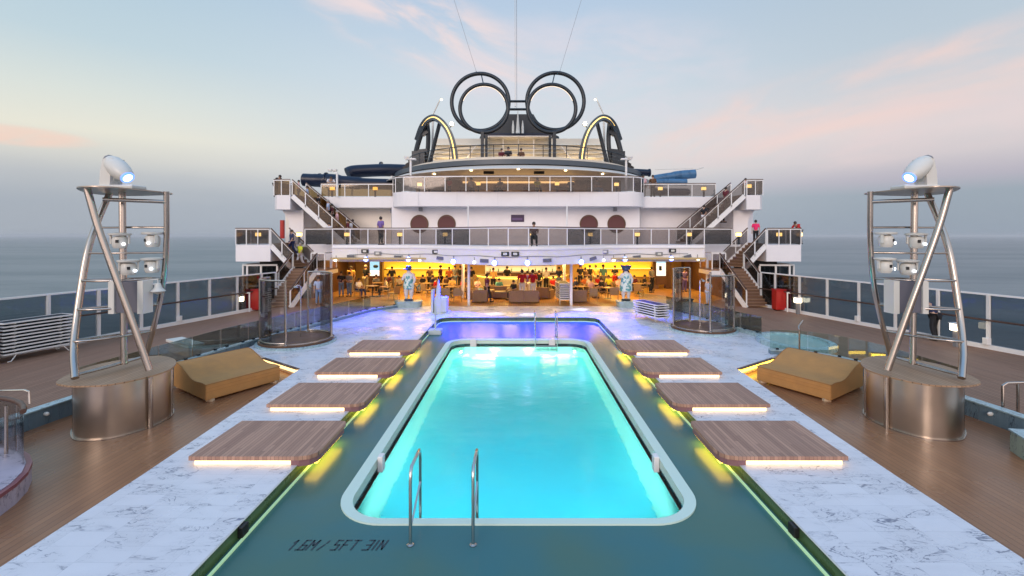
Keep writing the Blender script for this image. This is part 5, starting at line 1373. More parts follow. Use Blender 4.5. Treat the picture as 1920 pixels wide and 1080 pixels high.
# ================================================================== skinned figures
def skin_mesh(V, E, rad, sub=1, name='skin'):
    me = bpy.data.meshes.new(name); me.from_pydata([Vector(v) for v in V], E, []); me.update()
    o = bpy.data.objects.new(name, me); COL.objects.link(o)
    md = o.modifiers.new('s', 'SKIN'); md.use_smooth_shade = True
    for i, r in enumerate(rad):
        r = r if isinstance(r, tuple) else (r, r); me.skin_vertices[0].data[i].radius = r
    me.skin_vertices[0].data[0].use_root = True
    sb = o.modifiers.new('u', 'SUBSURF'); sb.levels = sub; sb.render_levels = sub
    dg = bpy.context.evaluated_depsgraph_get(); dg.update()
    ev = bpy.data.meshes.new_from_object(o.evaluated_get(dg)); ev.name = name
    bpy.data.objects.remove(o); bpy.data.meshes.remove(me)
    for p_ in ev.polygons: p_.use_smooth = True
    return ev
def to_mb(me):
    m = MB(); m.add([v.co.copy() for v in me.vertices], [tuple(p.vertices) for p in me.polygons], True); return m
def pose(kind):
    J = dict(pel=(0,0,.93), sp=(0,0,1.12), ch=(0,0,1.34), nk=(0,0,1.48), hd=(0,-.015,1.585), tp=(0,-.01,1.66),
             sL=(-.175,0,1.40), eL=(-.235,.03,1.12), wL=(-.235,-.03,.87), sR=(.175,0,1.40), eR=(.235,.03,1.12), wR=(.235,-.03,.87),
             hL=(-.09,0,.88), kL=(-.10,-.02,.49), aL=(-.11,.03,.09), tL=(-.125,-.12,.035), hR=(.09,0,.88), kR=(.10,-.02,.49), aR=(.11,.03,.09), tR=(.125,-.12,.035))
    if kind == 'hold':
        J.update(eL=(-.24,.0,1.13), wL=(-.10,-.24,1.14), eR=(.24,.0,1.13), wR=(.12,-.25,1.10))
    if kind == 'walk':
        J.update(kL=(-.10,-.16,.51), aL=(-.10,-.22,.10), tL=(-.11,-.37,.06), kR=(.10,.05,.50), aR=(.11,.30,.14), tR=(.12,.17,.04), eL=(-.23,.12,1.13), wL=(-.22,.10,.88), eR=(.23,-.06,1.13), wR=(.22,-.20,.92))
    if kind == 'lean':
        J.update(pel=(0,.18,.90), sp=(0,.12,1.06), ch=(0,-.04,1.20), nk=(0,-.13,1.28), hd=(0,-.20,1.36), tp=(0,-.22,1.44), sL=(-.18,-.07,1.24), eL=(-.25,-.22,1.02), wL=(-.06,-.38,1.02), sR=(.18,-.07,1.24), eR=(.25,-.22,1.02), wR=(.06,-.40,1.02),
                 hL=(-.09,.18,.86), kL=(-.10,.10,.48), aL=(-.11,.16,.09), tL=(-.12,.02,.035), hR=(.09,.18,.86), kR=(.10,.14,.48), aR=(.11,.24,.09), tR=(.12,.10,.035))
    if kind == 'sit':
        J.update(pel=(0,.10,.50), sp=(0,.11,.68), ch=(0,.07,.90), nk=(0,.05,1.04), hd=(0,.02,1.15), tp=(0,.02,1.22), sL=(-.175,.07,.96), eL=(-.23,.0,.70), wL=(-.14,-.22,.66), sR=(.175,.07,.96), eR=(.23,.0,.70), wR=(.14,-.24,.68),
                 hL=(-.09,.08,.47), kL=(-.12,-.36,.50), aL=(-.12,-.34,.09), tL=(-.13,-.49,.035), hR=(.09,.08,.47), kR=(.12,-.38,.50), aR=(.13,-.42,.09), tR=(.14,-.57,.035))
    return J
def figure_meshes(kind):
    J = pose(kind); K = list(J); idx = {k: i for i, k in enumerate(K)}; V = [J[k] for k in K]
    rad = dict(pel=(.135,.105), sp=(.115,.09), ch=(.145,.10), nk=.052, hd=(.078,.092), tp=(.062,.075), sL=.052, sR=.052, eL=.038, eR=.038, wL=.026, wR=.026,
               hL=.085, hR=.085, kL=.055, kR=.055, aL=.036, aR=.036, tL=.032, tR=.032)
    E = [('pel','sp'),('sp','ch'),('ch','nk'),('nk','hd'),('hd','tp'),('ch','sL'),('sL','eL'),('eL','wL'),('ch','sR'),('sR','eR'),('eR','wR'),('pel','hL'),('hL','kL'),('kL','aL'),('aL','tL'),('pel','hR'),('hR','kR'),('kR','aR'),('aR','tR')]
    body = to_mb(skin_mesh(V, [(idx[a], idx[b]) for a, b in E], [rad[k] for k in K]))
    h = Vector(J['hd']); body.ball(h+Vector((0,-.098,0)), .016, 6, (1,1.1,1.3))
    for s_ in (-1, 1):
        body.ball(h+Vector((s_*.082,0,.0)), .022, 6, (.5,1,1.3))
    for w_, e_ in (('wL','eL'),('wR','eR')):      # palm, four fingers and a thumb
        w0, d = Vector(J[w_]), (Vector(J[w_])-Vector(J[e_])).normalized(); sd = d.orthogonal().normalized()
        body.tube([w0, w0+d*.05, w0+d*.095], [.024,.034,.03], 6)
        for q, ln in zip((-1.5,-.5,.5,1.5), (.06,.075,.072,.055)):
            b0 = w0+d*.085+sd*q*.016; body.tube([b0, b0+d*ln*.55, b0+d*ln*.9+d.cross(sd)*.02], [.010,.009,.007], 5)
        body.tube([w0+d*.03+sd*.03, w0+d*.06+sd*.055, w0+d*.09+sd*.058], [.011,.010,.008], 5)
    def sub(keys, edges, rr):
        return to_mb(skin_mesh([J[k] for k in keys], [(keys.index(a), keys.index(b)) for a, b in edges], rr))
    nb = tuple(Vector(J['ch']).lerp(Vector(J['nk']), .55))
    J['nb'] = nb; J['mL'] = tuple(Vector(J['sL']).lerp(Vector(J['eL']), .9)); J['mR'] = tuple(Vector(J['sR']).lerp(Vector(J['eR']), .9))
    J['pw'] = tuple(Vector(J['pel']).lerp(Vector(J['sp']), -.05))
    shirt = sub(['ch','sp','pw','nb','sL','mL','sR','mR'], [('ch','sp'),('sp','pw'),('ch','nb'),('ch','sL'),('sL','mL'),('ch','sR'),('sR','mR')],
                [(.168,.122),(.145,.118),(.158,.13),(.09,.08),.078,.066,.078,.066])
    trs = sub(['pel','hL','kL','aL','hR','kR','aR'], [('pel','hL'),('hL','kL'),('kL','aL'),('pel','hR'),('hR','kR'),('kR','aR')],
              [(.15,.122),.105,.078,.062,.105,.078,.062])
    for k in ('aL','aR'): pass
    hair = MB(); hair.ball(h+Vector((0,.022,.035)), .108, 12, (.90,.98,1.0))
    hair.v = [v if v.y > h.y-.075 or v.z > h.z+.05 else Vector((v.x, max(v.y, h.y-.075), max(v.z, h.z+.05))) for v in hair.v]
    shoes = MB()
    for a, t_ in (('aL','tL'),('aR','tR')):
        A, T = Vector(J[a]), Vector(J[t_]); d = T-A; d.z = 0; d.normalize()
        base = min(A.z-.09, T.z-.035)
        q0 = Vector((A.x, A.y, A.z-.05))-d*.06; q1 = Vector((T.x, T.y, T.z+.005))+d*.03
        shoes.tube([q0, q0.lerp(q1,.5), q1], [.042,.046,.036], 8)
    return dict(body=body, shirt=shirt, trousers=trs, hair=hair, shoes=shoes)
POSES = {}
def mesh_of(mb, name):
    me = bpy.data.meshes.new(name); me.from_pydata(mb.v, [], mb.f); me.polygons.foreach_set('use_smooth', mb.smooth); me.materials.append(None); me.update(); return me
for k_ in ('stand','hold','walk','lean','sit'):
    fm = figure_meshes(k_); POSES[k_] = {n: mesh_of(b, k_+'_'+n) for n, b in fm.items()}
def person(loc, kind, face, top, bottom, label, hair=HAIRD, sc=1.0, shoes=BLACK, group=None, legs=True):
    loc = tuple(loc); root = bpy.data.objects.new('person', POSES[kind]['body']); COL.objects.link(root)
    root.location = loc; root.rotation_euler = (0,0,R(face)); root.scale = (sc,sc,sc); root['_o'] = loc
    tag(root, label, 'person', group)
    def setm(o, m_): o.material_slots[0].link = 'OBJECT'; o.material_slots[0].material = m_
    setm(root, SKIN)
    for n, m_ in (('shirt', top), ('trousers', bottom), ('hair', hair), ('shoes', shoes)):
        if m_ is None: continue
        o = bpy.data.objects.new(n, POSES[kind][n]); COL.objects.link(o); o.parent = root; setm(o, m_)
    return root
def dress_on(root, m_, z0=.45, z1=1.15):
    m = MB(); m.lathe([(.30,z0),(.24,z0+.25),(.17,z1-.15),(.16,z1)], (0,0,0), 14, sy=.75)
    me = mesh_of(m, 'dress'); o = bpy.data.objects.new('dress', me); COL.objects.link(o); o.parent = root; o.material_slots[0].link = 'OBJECT'; o.material_slots[0].material = m_

B_, W_, J_, K_, G_ = FAB['black'], FAB['white'], FAB['jeans'], FAB['khaki'], FAB['grey']
# (px, py of feet, pose, facing, shirt, trousers, label, scale)
BARF = [
 (640,556,'hold',20,B_,J_,'woman-sized figure in dark top and pale jeans standing with arms folded by the left column',1,HAIRD),
 (655,556,'hold',-10,G_,J_,'figure in grey top and light jeans beside the dark-topped one at left of bar',.97,HAIRD),
 (658,549,'stand',10,FAB['amber'],K_,'tall person in amber shirt standing behind the two by the left column',1.12,HAIRD),
 (686,547,'hold',150,B_,K_,'person in black t-shirt with grey hair standing before the left screen',1.15,HAIRG),
 (674,557,'sit',60,W_,FAB['navy'],'seated person in white shirt and dark trousers near the left column',1,HAIRD),
 (722,556,'sit',-60,FAB['khaki'],B_,'seated person in khaki shirt right of the white-shirted one',1,HAIRD),
 (727,545,'sit',20,FAB['maroon'],B_,'seated person in maroon behind the low table left of the statue',1,HAIRD),
 (748,548,'sit',0,FAB['khaki'],B_,'seated person in khaki just behind the left statue',.95,HAIRD),
 (826,545,'stand',80,FAB['maroon'],B_,'tall person in dark maroon standing in profile by the yellow wall',1.12,HAIRD),
 (853,541,'stand',10,G_,J_,'person in grey shirt standing at the left end of the bar',1.05,HAIRD),
 (863,541,'stand',-20,B_,B_,'person all in black standing at the left end of the bar',1.03,HAIRD),
 (818,556,'sit',90,FAB['red'],J_,'seated person in red left of the tan armchairs',1,HAIRD),
 (848,553,'sit',10,FAB['amber'],B_,'seated person in amber shirt at the left round table',1,HAIRD),
 (866,554,'sit',-60,FAB['pink'],K_,'seated person in pink top beside the left middle column',.95,HAIRD),
 (838,548,'sit',30,FAB['brown'],B_,'seated person in brown behind the left round table',.95,HAIRD),
 (913,567,'walk',120,FAB['maroon'],B_,'person in magenta-red top walking past the wicker sofas',1.02,HAIRD),
 (951,545,'stand',170,B_,B_,'dark-dressed person standing at the middle of the bar counter',1.08,HAIRD),
 (962,562,'sit',-40,B_,B_,'seated person in black left of the red-jacketed pair',1,HAIRD),
 (979,563,'stand',175,FAB['red'],W_,'left member of the pair in red jackets and white trousers',1.14,HAIRD),
 (989,556,'stand',180,FAB['purple'],W_,'person in faded purple standing between the red jackets',1.02,HAIRD),
 (999,563,'hold',185,FAB['red'],W_,'right member of the pair in red jackets and white trousers',1.14,HAIRD),
 (1011,553,'stand',160,B_,B_,'slim person in black standing right of the red-jacketed pair',1.0,HAIRD),
 (1038,552,'sit',20,FAB['red'],B_,'seated person in bright red shirt left of the stacked sunbed trolley',1,HAIRD),
 (1088,540,'stand',0,B_,B_,'person in black standing right of the right middle column',1.05,HAIRD),
 (1098,544,'hold',40,FAB['brown'],K_,'person in brown leaning in at the crowded right table',1.0,HAIRD),
 (1106,540,'stand',30,B_,G_,'person in black among the group behind the right table',1.05,HAIRD),
 (1117,541,'stand',-10,FAB['amber'],K_,'person in amber shirt among the group behind the right table',1.07,HAIRD),
 (1131,546,'stand',10,FAB['teal'],G_,'tall person in grey-green shirt standing right of the right table',1.16,HAIRD),
 (1153,541,'hold',-30,B_,FAB['red'],'person in black top before the right yellow wall',1.05,HAIRD),
 (1126,558,'sit',-70,B_,B_,'seated person in black with backpack at the right table',1.05,HAIRD),
 (1109,558,'sit',30,FAB['rose'],FAB['khaki'],'seated person in rose top at the right table',1,HAIRD),
 (1081,555,'sit',60,FAB['navy'],B_,'seated person in navy by the right middle column',1,HAIRD),
 (1097,550,'sit',10,FAB['orange'],B_,'seated person in orange at the back of the right table',1,HAIRD),
 (1210,548,'sit',60,B_,B_,'seated person in black right of the right statue',1.0,HAIRD),
 (1189,547,'sit',-40,FAB['maroon'],B_,'seated person in maroon just behind the right statue',.95,HAIRD),
 (1160,552,'sit',30,FAB['rose'],K_,'seated person in rose top left of the right statue',.95,HAIRD),
 (1272,549,'stand',-20,B_,K_,'person in black top and khaki shorts seen through the right shower',1.0,HAIRD),
 (1283,547,'stand',10,FAB['purple'],FAB['purple'],'person in long mauve clothes seen through the right shower',1.0,HAIRD),
 (1328,572,'stand',-60,FAB['lightblue'],FAB['lightblue'],'pale blue dressed person behind the right half of the right shower',.9,HAIRD),
 (597,572,'stand',30,FAB['lightblue'],J_,'person in pale blue behind the right half of the left shower',.98,HAIRD),
]
EXTRA = [(735,544,'stand',10,'black','grey','black behind the low tables left of the statue'),(776,545,'sit',30,'orange','black','orange just right of the left statue'),
 (792,548,'sit',-30,'black','jeans','black before the left yellow wall, nearer the statue'),(806,543,'stand',170,'brown','black','brown with back turned before the left yellow wall'),
 (884,545,'stand',20,'black','khaki','black half hidden by the left middle column'),(896,556,'sit',40,'rose','jeans','rose on the wicker chair right of the left middle column'),
 (925,548,'stand',-10,'amber','black','amber at the left part of the bar counter'),(936,557,'sit',10,'teal','black','teal before the bar counter'),
 (1024,547,'stand',15,'white','black','white at the right part of the bar counter'),(1048,545,'stand',-20,'navy','jeans','navy just left of the right middle column'),
 (1070,549,'sit',20,'orange','black','orange partly behind the right middle column'),(1141,549,'sit',-20,'yellow','black','yellow between the right tables'),
 (1122,549,'sit',40,'red','black','red in the middle of the right tables'),(1104,551,'sit',-50,'white','khaki','white at the right crowd beside the brown one'),
 (1174,545,'stand',-10,'black','black','black hidden behind the right statue'),(1222,545,'stand',30,'grey','black','grey beside the right screen'),
 (705,548,'sit',0,'grey','black','grey directly below the left screen'),(812,549,'sit',60,'navy','khaki','navy at the table by the left yellow wall'),
 (842,545,'stand',0,'orange','black','orange standing between the maroon and grey standers'),(872,547,'stand',-30,'brown','jeans','brown right of the all-black stander')]
for px, py, kd, fc, a, b, lab in EXTRA:
    BARF.append((px, py, kd, fc, FAB[a], FAB[b], 'person in '+lab, 1.0 if kd == 'sit' else 1.04, HAIRD))
for px, py, kd, fc, a, b, lab, sc, hr in BARF:
    lab = lab.replace('woman-sized figure', 'person').replace('figure in grey', 'person in grey')
    person(G(px, py, 0), kd, fc, a, b, lab, hr, sc, group='people in the bar')
def PD(px, Y, z): return ((px-VX)*Y/F, Y, z)
DK = [
 (714,28.45,3.55,'stand',150,FAB['purple'],B_,'person in purple shirt standing at the first balcony railing',1.0,HAIRD),
 (1001,24.9,3.56,'sit',0,FAB['maroon'],B_,'small person in maroon behind the middle of the first balcony railing',1.0,HAIRD),
 (1417,30.9,3.55,'stand',160,FAB['pink'],B_,'person in bright pink jacket at the head of the lower right stairs',.93,HAIRD),
 (1495,30.6,3.55,'lean',-75,FAB['red'],G_,'person in red leaning on the right lower wing railing',1.0,HAIRD),
 (547,29.35,2.85,'walk',-40,FAB['navy'],FAB['navy'],'person in navy and white striped top on the upper part of the lower left stairs',.95,HAIRD),
 (563,29.5,2.1,'walk',-30,FAB['yellow'],W_,'person in bright yellow top on the landing of the left stairs',.92,HAIRG),
 (615,30.8,4.80,'walk',-60,FAB['lightblue'],B_,'person in pale blue shirt halfway down the upper left staircase',.97,HAIRG),
 (632,30.8,4.15,'walk',-60,FAB['rose'],K_,'person in pale rose shirt lower on the upper left staircase',.95,HAIRG),
 (622,31.2,4.6,'walk',-50,FAB['maroon'],B_,'person in dark maroon behind the pale blue shirt on upper left stairs',.95,HAIRD),
 (652,31.0,3.6,'walk',-60,FAB['maroon'],W_,'person in maroon at the foot of the upper left staircase',.92,HAIRD),
 (661,31.6,3.55,'stand',-120,W_,J_,'person in white shirt right of the foot of the upper left staircase',.97,HAIRD),
 (617,29.3,3.55,'stand',-20,W_,W_,'person in white clothes before the underside of the upper left stairs',.80,HAIRD),
 (597,31.0,5.35,'walk',-50,B_,B_,'person in black bending on the upper part of the left staircase',.85,HAIRD),
 (576,30.9,5.85,'walk',-60,FAB['lightblue'],FAB['jeans'],'person in pale blue near the top of the upper left staircase',.9,HAIRD),
 (560,31.6,6.45,'stand',-60,FAB['rose'],J_,'person in rose top at the top of the upper left staircase',.82,HAIRD),
 (521,31.4,6.70,'lean',75,B_,B_,'person in black leaning on the left upper wing railing',.98,HAIRD),
 (620,32.3,6.72,'lean',30,W_,J_,'person in white leaning over the left upper railing before the slide',.98,HAIRD),
 (1361,30.8,5.65,'walk',120,FAB['maroon'],FAB['maroon'],'person in maroon near the top of the upper right staircase',.97,HAIRD),
 (1344,30.9,4.95,'sit',40,FAB['khaki'],B_,'person in khaki crouching midway on the upper right staircase',1.0,HAIRD),
 (1320,30.8,4.62,'walk',130,B_,W_,'person in black top and white shorts lower on the upper right staircase',.88,HAIRD),
 (1398,32.6,6.70,'stand',20,FAB['rose'],B_,'person whose head shows above the right upper wing',.82,HAIRD),
 (1206,33.0,6.72,'stand',10,FAB['rose'],B_,'person in rose behind the right end of the middle balcony',.97,HAIRD),
 (1224,33.2,6.72,'stand',-10,FAB['brown'],B_,'person in brown beside the weathered blue slide',.98,HAIRD),
 (941,33.2,9.02,'sit',20,FAB['maroon'],B_,'left of the three people sitting on the top deck',1.0,HAIRD),
 (953,33.0,9.02,'sit',0,B_,B_,'middle of the three people sitting on the top deck, in black',1.05,HAIRD),
 (977,33.2,9.02,'sit',-10,FAB['brown'],FAB['khaki'],'right of the three people sitting on the top deck',1.0,HAIRD),
 (800,33.0,6.92,'sit',20,B_,B_,'dark person seated behind the middle balcony glass, far left',1.0,HAIRD),
 (843,33.4,6.92,'stand',-20,FAB['red'],B_,'person in red behind the middle balcony glass',.75,HAIRD),
 (884,33.0,6.92,'sit',10,W_,B_,'person in white seated behind the middle balcony glass',1.0,HAIRD),
 (937,33.4,6.92,'sit',-30,G_,B_,'person in grey seated left of the balcony middle',1.0,HAIRD),
 (1008,33.0,6.92,'sit',15,FAB['yellow'],B_,'person in lime yellow seated behind the middle balcony glass',1.0,HAIRD),
 (1070,33.3,6.92,'sit',-15,FAB['navy'],B_,'person in navy seated behind the middle balcony glass, right half',1.0,HAIRD),
 (1120,33.2,6.92,'sit',30,G_,J_,'person in grey seated near the right end of middle balcony',1.0,HAIRD),
]
for px, Y, z, kd, fc, a, b, lab, sc, hr in DK:
    person(PD(px, Y, z), kd, fc, a, b, lab, hr, sc)
person(G(1742,636,0), 'lean', 200, FAB['navy'], B_, 'person in dark clothes leaning at the right windscreen behind the steel tower', mat('hair_red', (.35,.07,.03), .6), 1.12)

# ================================================================== statues (glazed figures)
def statue(c, kind, label):
    x, y = c; hz = .34
    pt = thing('plinth', 'pale stone plinth under the %s statue' % ('left' if kind == 0 else 'right'), 'plinth', (x,y,0), 'statue plinths')
    m = MB(); m.prism(rrect(x-.50,y-.42,x+.50,y+.42,.12,5) if kind else rrect(x-.75,y-.45,x+.75,y+.45,.3,5), 0, hz-.05, True); m.build('block', STONE, pt)
    m = MB(); m.prism(rrect(x-.53,y-.45,x+.53,y+.45,.12,5) if kind else rrect(x-.78,y-.48,x+.78,y+.48,.3,5), hz-.05, hz, True); m.build('slab', KERBTOP, pt)
    V = [(0,0,.95),(0,0,1.2),(0,0,1.42),(0,-.01,1.58),(0,-.03,1.70),(0,-.03,1.80),(-.24,0,1.42),(-.36,-.05,1.15),(-.30,-.22,1.2),(.24,0,1.42),(.36,-.02,1.15),(.28,-.12,.92),
         (-.14,0,.82),(-.15,0,.45),(-.14,0,.12),(-.16,-.12,.05),(.14,0,.82),(.15,0,.45),(.14,.0,.12),(.16,-.12,.05)]
    if kind: V[7] = (-.38,-.12,1.25); V[8] = (-.50,-.30,1.38)
    E = [(0,1),(1,2),(2,3),(3,4),(4,5),(2,6),(6,7),(7,8),(2,9),(9,10),(10,11),(0,12),(12,13),(13,14),(14,15),(0,16),(16,17),(17,18),(18,19)]
    rad = [(.25,.21),(.22,.18),(.19,.16),.09,(.12,.13),.09,.11,.085,.055,.11,.085,.055,.16,.15,.08,.06,.16,.15,.08,.06]
    me = skin_mesh(V, E, rad, 2)
    t = thing('statue', label, 'statue', (x,y,hz), 'glazed statues')
    m = to_mb(me); m.xf(Matrix.Translation((x,y,hz+.06))); m.build('figure', PALEGLAZE, t)
    prof = [(.30,.62),(.32,.80),(.28,1.05),(.24,1.25),(.21,1.42),(.12,1.52)] if not kind else [(.36,.50),(.37,.75),(.32,1.05),(.27,1.25),(.24,1.42),(.13,1.52)]
    m = MB(); m.lathe(prof, (x,y,hz+.06), 20, sy=.82); m.build('patterned_dress', DRESS, t)
    m = MB()
    if kind == 0:
        m.ball((x,y-.02,hz+1.88), .19, 14, (1,1,.85)); m.lathe([(.20,-.01),(.26,-.03),(.20,.02)], (x-.05,y-.08,hz+1.86), 16)
    else:
        m.add([(x-.32,y-.12,hz+2.08),(x-.08,y-.14,hz+2.03),(x+.10,y-.14,hz+2.05),(x+.30,y-.12,hz+2.02),(x+.24,y-.1,hz+1.82),(x-.16,y-.1,hz+1.72),
               (x-.32,y+.12,hz+2.08),(x-.08,y+.14,hz+2.03),(x+.10,y+.14,hz+2.05),(x+.30,y+.12,hz+2.02),(x+.24,y+.1,hz+1.82),(x-.16,y+.1,hz+1.72)],
              [(0,5,4,3,2,1),(6,7,8,9,10,11)]+[(i,(i+1)%6,6+(i+1)%6,6+i) for i in range(6)])
        m.ball((x,y,hz+1.82), .17, 12)
    m.build('hat', NAVYGLAZE, t)
    m = MB(); m.lathe([(.27,0),(.27,.09),(.2,.12)], (x,y,hz), 16, sx=1, sy=.8); m.build('shoe_base', NAVYGLAZE if not kind else DARKM, t)
q = G(763,577,0); statue((q.x, q.y+.45), 0, 'stout glazed figure in patterned green shirt and navy cap on left plinth')
q = G(1177,577,0); statue((q.x, q.y+.45), 1, 'stout glazed figure in patterned dress and dark wide hat on right plinth')

# pool hoist and stand
q = G(823,588,0)
t = thing('pool_hoist', 'covered pale grey pool hoist chair at the far left corner of the pool bay', 'pool hoist', tuple(q))
m = MB(); m.box((q.x-.42,q.y,.05),(q.x-.30,q.y+.5,1.25),.02); m.build('back_board', STONEW := mat('hoist_grey', (.50,.56,.58), .5), t)
m = MB(); m.box((q.x-.25,q.y-.05,.05),(q.x+.42,q.y+.55,.85),.05); m.build('seat_cover', STONEW, t)
m = MB(); m.add([(q.x-.18,q.y-.08,.05),(q.x+.14,q.y-.08,.05),(q.x+.04,q.y-.08,1.35),(q.x-.02,q.y-.08,1.8),(q.x-.12,q.y-.08,1.3),
                 (q.x-.18,q.y+.1,.05),(q.x+.14,q.y+.1,.05),(q.x+.04,q.y+.1,1.35),(q.x-.02,q.y+.1,1.8),(q.x-.12,q.y+.1,1.3)],
                [(0,1,2,3,4),(9,8,7,6,5)]+[(i,5+i,5+(i+1)%5,(i+1)%5) for i in range(5)]); m.build('mast', STONEW, t)
m = MB(); m.box((q.x-.5,q.y-.1,0),(q.x+.55,q.y+.6,.05)); m.build('base', STONEW, t)
q = G(815,628,-.2)
t = thing('marker_stand', 'thin white pole on square white foot in the blue shallow water', 'stand', tuple(q))
m = MB(); m.box((q.x-.28,q.y-.05,-.2),(q.x+.28,q.y+.42,.02),.03); m.build('foot', STONEW, t)
m = MB(); m.tube([(q.x,q.y+.18,.0),(q.x,q.y+.18,1.0)], .045, 10); m.build('pole', STONEW, t)

# ================================================================== stacked sun loungers
def make_lounger():
    t = thing('sun_lounger', 'x', 'sun lounger', (0,0,0))
    m = MB(); L, W = 1.9, .64
    for s_ in (-1, 1): m.bar((s_*W/2,-L/2,.0),(s_*W/2,L/2,.0),.045,.045)
    for e_ in (-1, 1): m.bar((-W/2,e_*L/2,.0),(W/2,e_*L/2,.0),.045,.045)
    m.build('frame', WHITEM, t)
    m = MB(); m.box((-W/2+.03,-L/2+.03,.0),(W/2-.03,L/2-.03,.012)); m.build('sling', BLUEFAB, t)
    for y in (-.62,.62):
        m = MB(); m.tube([(-W/2+.02,y,-.02),(-W/2+.05,y-.04,-.055),(W/2-.05,y-.04,-.055),(W/2-.02,y,-.02)], .014, 6); m.build('leg', WHITEM, t)
    return t
lg = make_lounger(); first = True
ords = ['bottom','second','third','fourth','fifth','sixth','seventh','eighth','ninth','tenth','top']
def stack(c, rz, n, desc, grp, dz=.112, z0=.26):
    global first
    for k in range(n):
        o = place(lg, first, (c[0]+.012*math.sin(k*2.3), c[1]+.015*math.cos(k*1.7), z0+dz*k), rz, '%s white sun lounger of the stack %s' % ('top' if k == n-1 else ords[k], desc), grp); first = False
    # splayed legs of the lowest one
    low = [o_ for o_ in COL.objects if o_.get('label') == 'bottom white sun lounger of the stack %s' % desc][0]
    for e_ in (-1, 1):
        m = MB()
        for s_ in (-1, 1): m.tube([(s_*.29, e_*.62, -.02), (s_*.31, e_*.78, -z0+.02), (s_*.31, e_*.86, -z0+.02)], .018, 6)
        me = mesh_of(m, 'leg_frame'); me.materials.clear(); me.materials.append(WHITEM); o = bpy.data.objects.new('leg', me); COL.objects.link(o); o.parent = low
aR = math.atan2(-.284, 1)
stack((-16.55,16.05), aR, 10, 'by the left windscreen nearer the gate', 'loungers in the far left stack')
stack((-17.12,14.05), aR, 10, 'at the left edge of the picture', 'loungers in the near left stack')
stack((6.45,22.9), R(22), 6, 'beside the right statue', 'loungers in the stack beside the right statue', .115)
stack((2.72,28.7), R(4), 9, 'against the right middle column', 'loungers in the stack by the right middle column', .115, .32)
t = thing('storage_box', 'dark low storage box behind the right shower', 'box', (7.6,25.0,0))
q = G(1287,588,0); m = MB(); m.box((q.x-.35,q.y,.05),(q.x+.35,q.y+.6,.72),.02); m.build('case', BLACK, t)
m = MB(); m.box((q.x-.38,q.y-.03,.72),(q.x+.38,q.y+.63,.78),.01); m.build('lid', DARKM, t)

# ================================================================== bar furniture
def make_chair():
    t = thing('armchair', 'x', 'chair', (0,0,0), 'rattan armchairs in the bar')
    m = MB(); m.box((-.26,-.26,.38),(.26,.26,.46),.02); m.build('seat', CHAIRW, t)
    m = MB(); m.slab([(-.26,.24,.46),(.26,.24,.46)],[(-.25,.32,.88),(.25,.32,.88)],(0,.04,0)); m.build('backrest', CHAIRW, t)
    for s_ in (-1,1):
        m = MB(); m.bar((s_*.28,-.22,.66),(s_*.28,.28,.68),.05,.04); m.bar((s_*.28,-.22,.40),(s_*.28,-.22,.66),.04,.04,(0,1,0)); m.build('arm', CHAIRW, t)
        for y in (-.22,.22):
            m = MB(); m.tube([(s_*.23,y,.38),(s_*.25,y*1.1,0)],[.022,.016],6); m.build('leg', TABLEW, t)
    return t
def make_table():
    t = thing('round_table', 'x', 'table', (0,0,0), 'round tables in the bar')
    m = MB(); m.lathe([(0,.70),(.40,.70),(.42,.72),(.40,.74),(0,.74)], (0,0,0), 20); m.build('table_top', TABLEW, t)
    m = MB(); m.lathe([(.035,.03),(.03,.4),(.05,.70)], (0,0,0), 10); m.build('stem', DARKM, t)
    m = MB(); m.lathe([(.24,0),(.24,.02),(.05,.05)], (0,0,0), 16); m.build('base', DARKM, t)
    return t
ch = make_chair(); first = True
CHP = [(674,557,60,'under the white-shirted sitter by the left column'),(722,556,-60,'under the khaki sitter at left'),(738,562,-120,'with its back to the pool left of the left statue'),(727,545,20,'under the maroon sitter left of the statue'),
 (748,548,0,'just behind the left statue'),(800,556,140,'right of the left statue with its back to the pool'),(785,547,20,'facing front right of the left statue'),(818,556,90,'under the sitter in red'),
 (838,566,175,'with its back turned beside the pool hoist'),(848,553,10,'under the amber-shirted sitter'),(866,554,-60,'under the pink-topped sitter'),(858,566,185,'with its back turned left of the left middle column'),
 (962,562,-40,'under the black-clad sitter left of the red jackets'),(1038,552,20,'under the sitter in bright red'),(1081,555,60,'under the navy sitter right of the column'),(1109,558,30,'under the rose-topped sitter'),
 (1126,558,-70,'under the sitter with the black top at right'),(1097,550,10,'under the sitter in orange'),(1112,566,180,'with its back to the pool at the right table'),(1152,564,170,'left of the right statue with its back to the pool'),(1160,552,30,'under the rose sitter left of the right statue'),
 (1189,547,-40,'just behind the right statue'),(1198,556,150,'right of the right statue with its back to the pool'),(1210,548,60,'under the black-clad sitter right of the statue'),(820,546,0,'against the left yellow wall'),(1140,546,0,'against the right yellow wall')]
for px, py, fc, lab in CHP:
    q = G(px, py, 0); place(ch, first, (q.x, q.y+.05, 0), R(fc), 'rattan armchair '+lab); first = False
tb = make_table(); first = True
for px, py, lab in ((698,556,'between the white-shirted and khaki sitters'),(709,549,'before the left screen'),(772,552,'behind the left statue'),(802,550,'by the left yellow wall'),(846,558,'at the left crowd, beside the hoist'),(832,552,'under the tall maroon figure'),
                    (1096,557,'at the crowded right group'),(1140,560,'left of the right statue, nearest the pool'),(1117,552,'at the back of the right group'),(1197,551,'right of the right statue'),(1060,556,'behind the stacked loungers'),(948,556,'before the bar counter, left of the red jackets')):
    q = G(px, py, 0); place(tb, first, (q.x, q.y, 0), 0, 'round wooden table '+lab); first = False
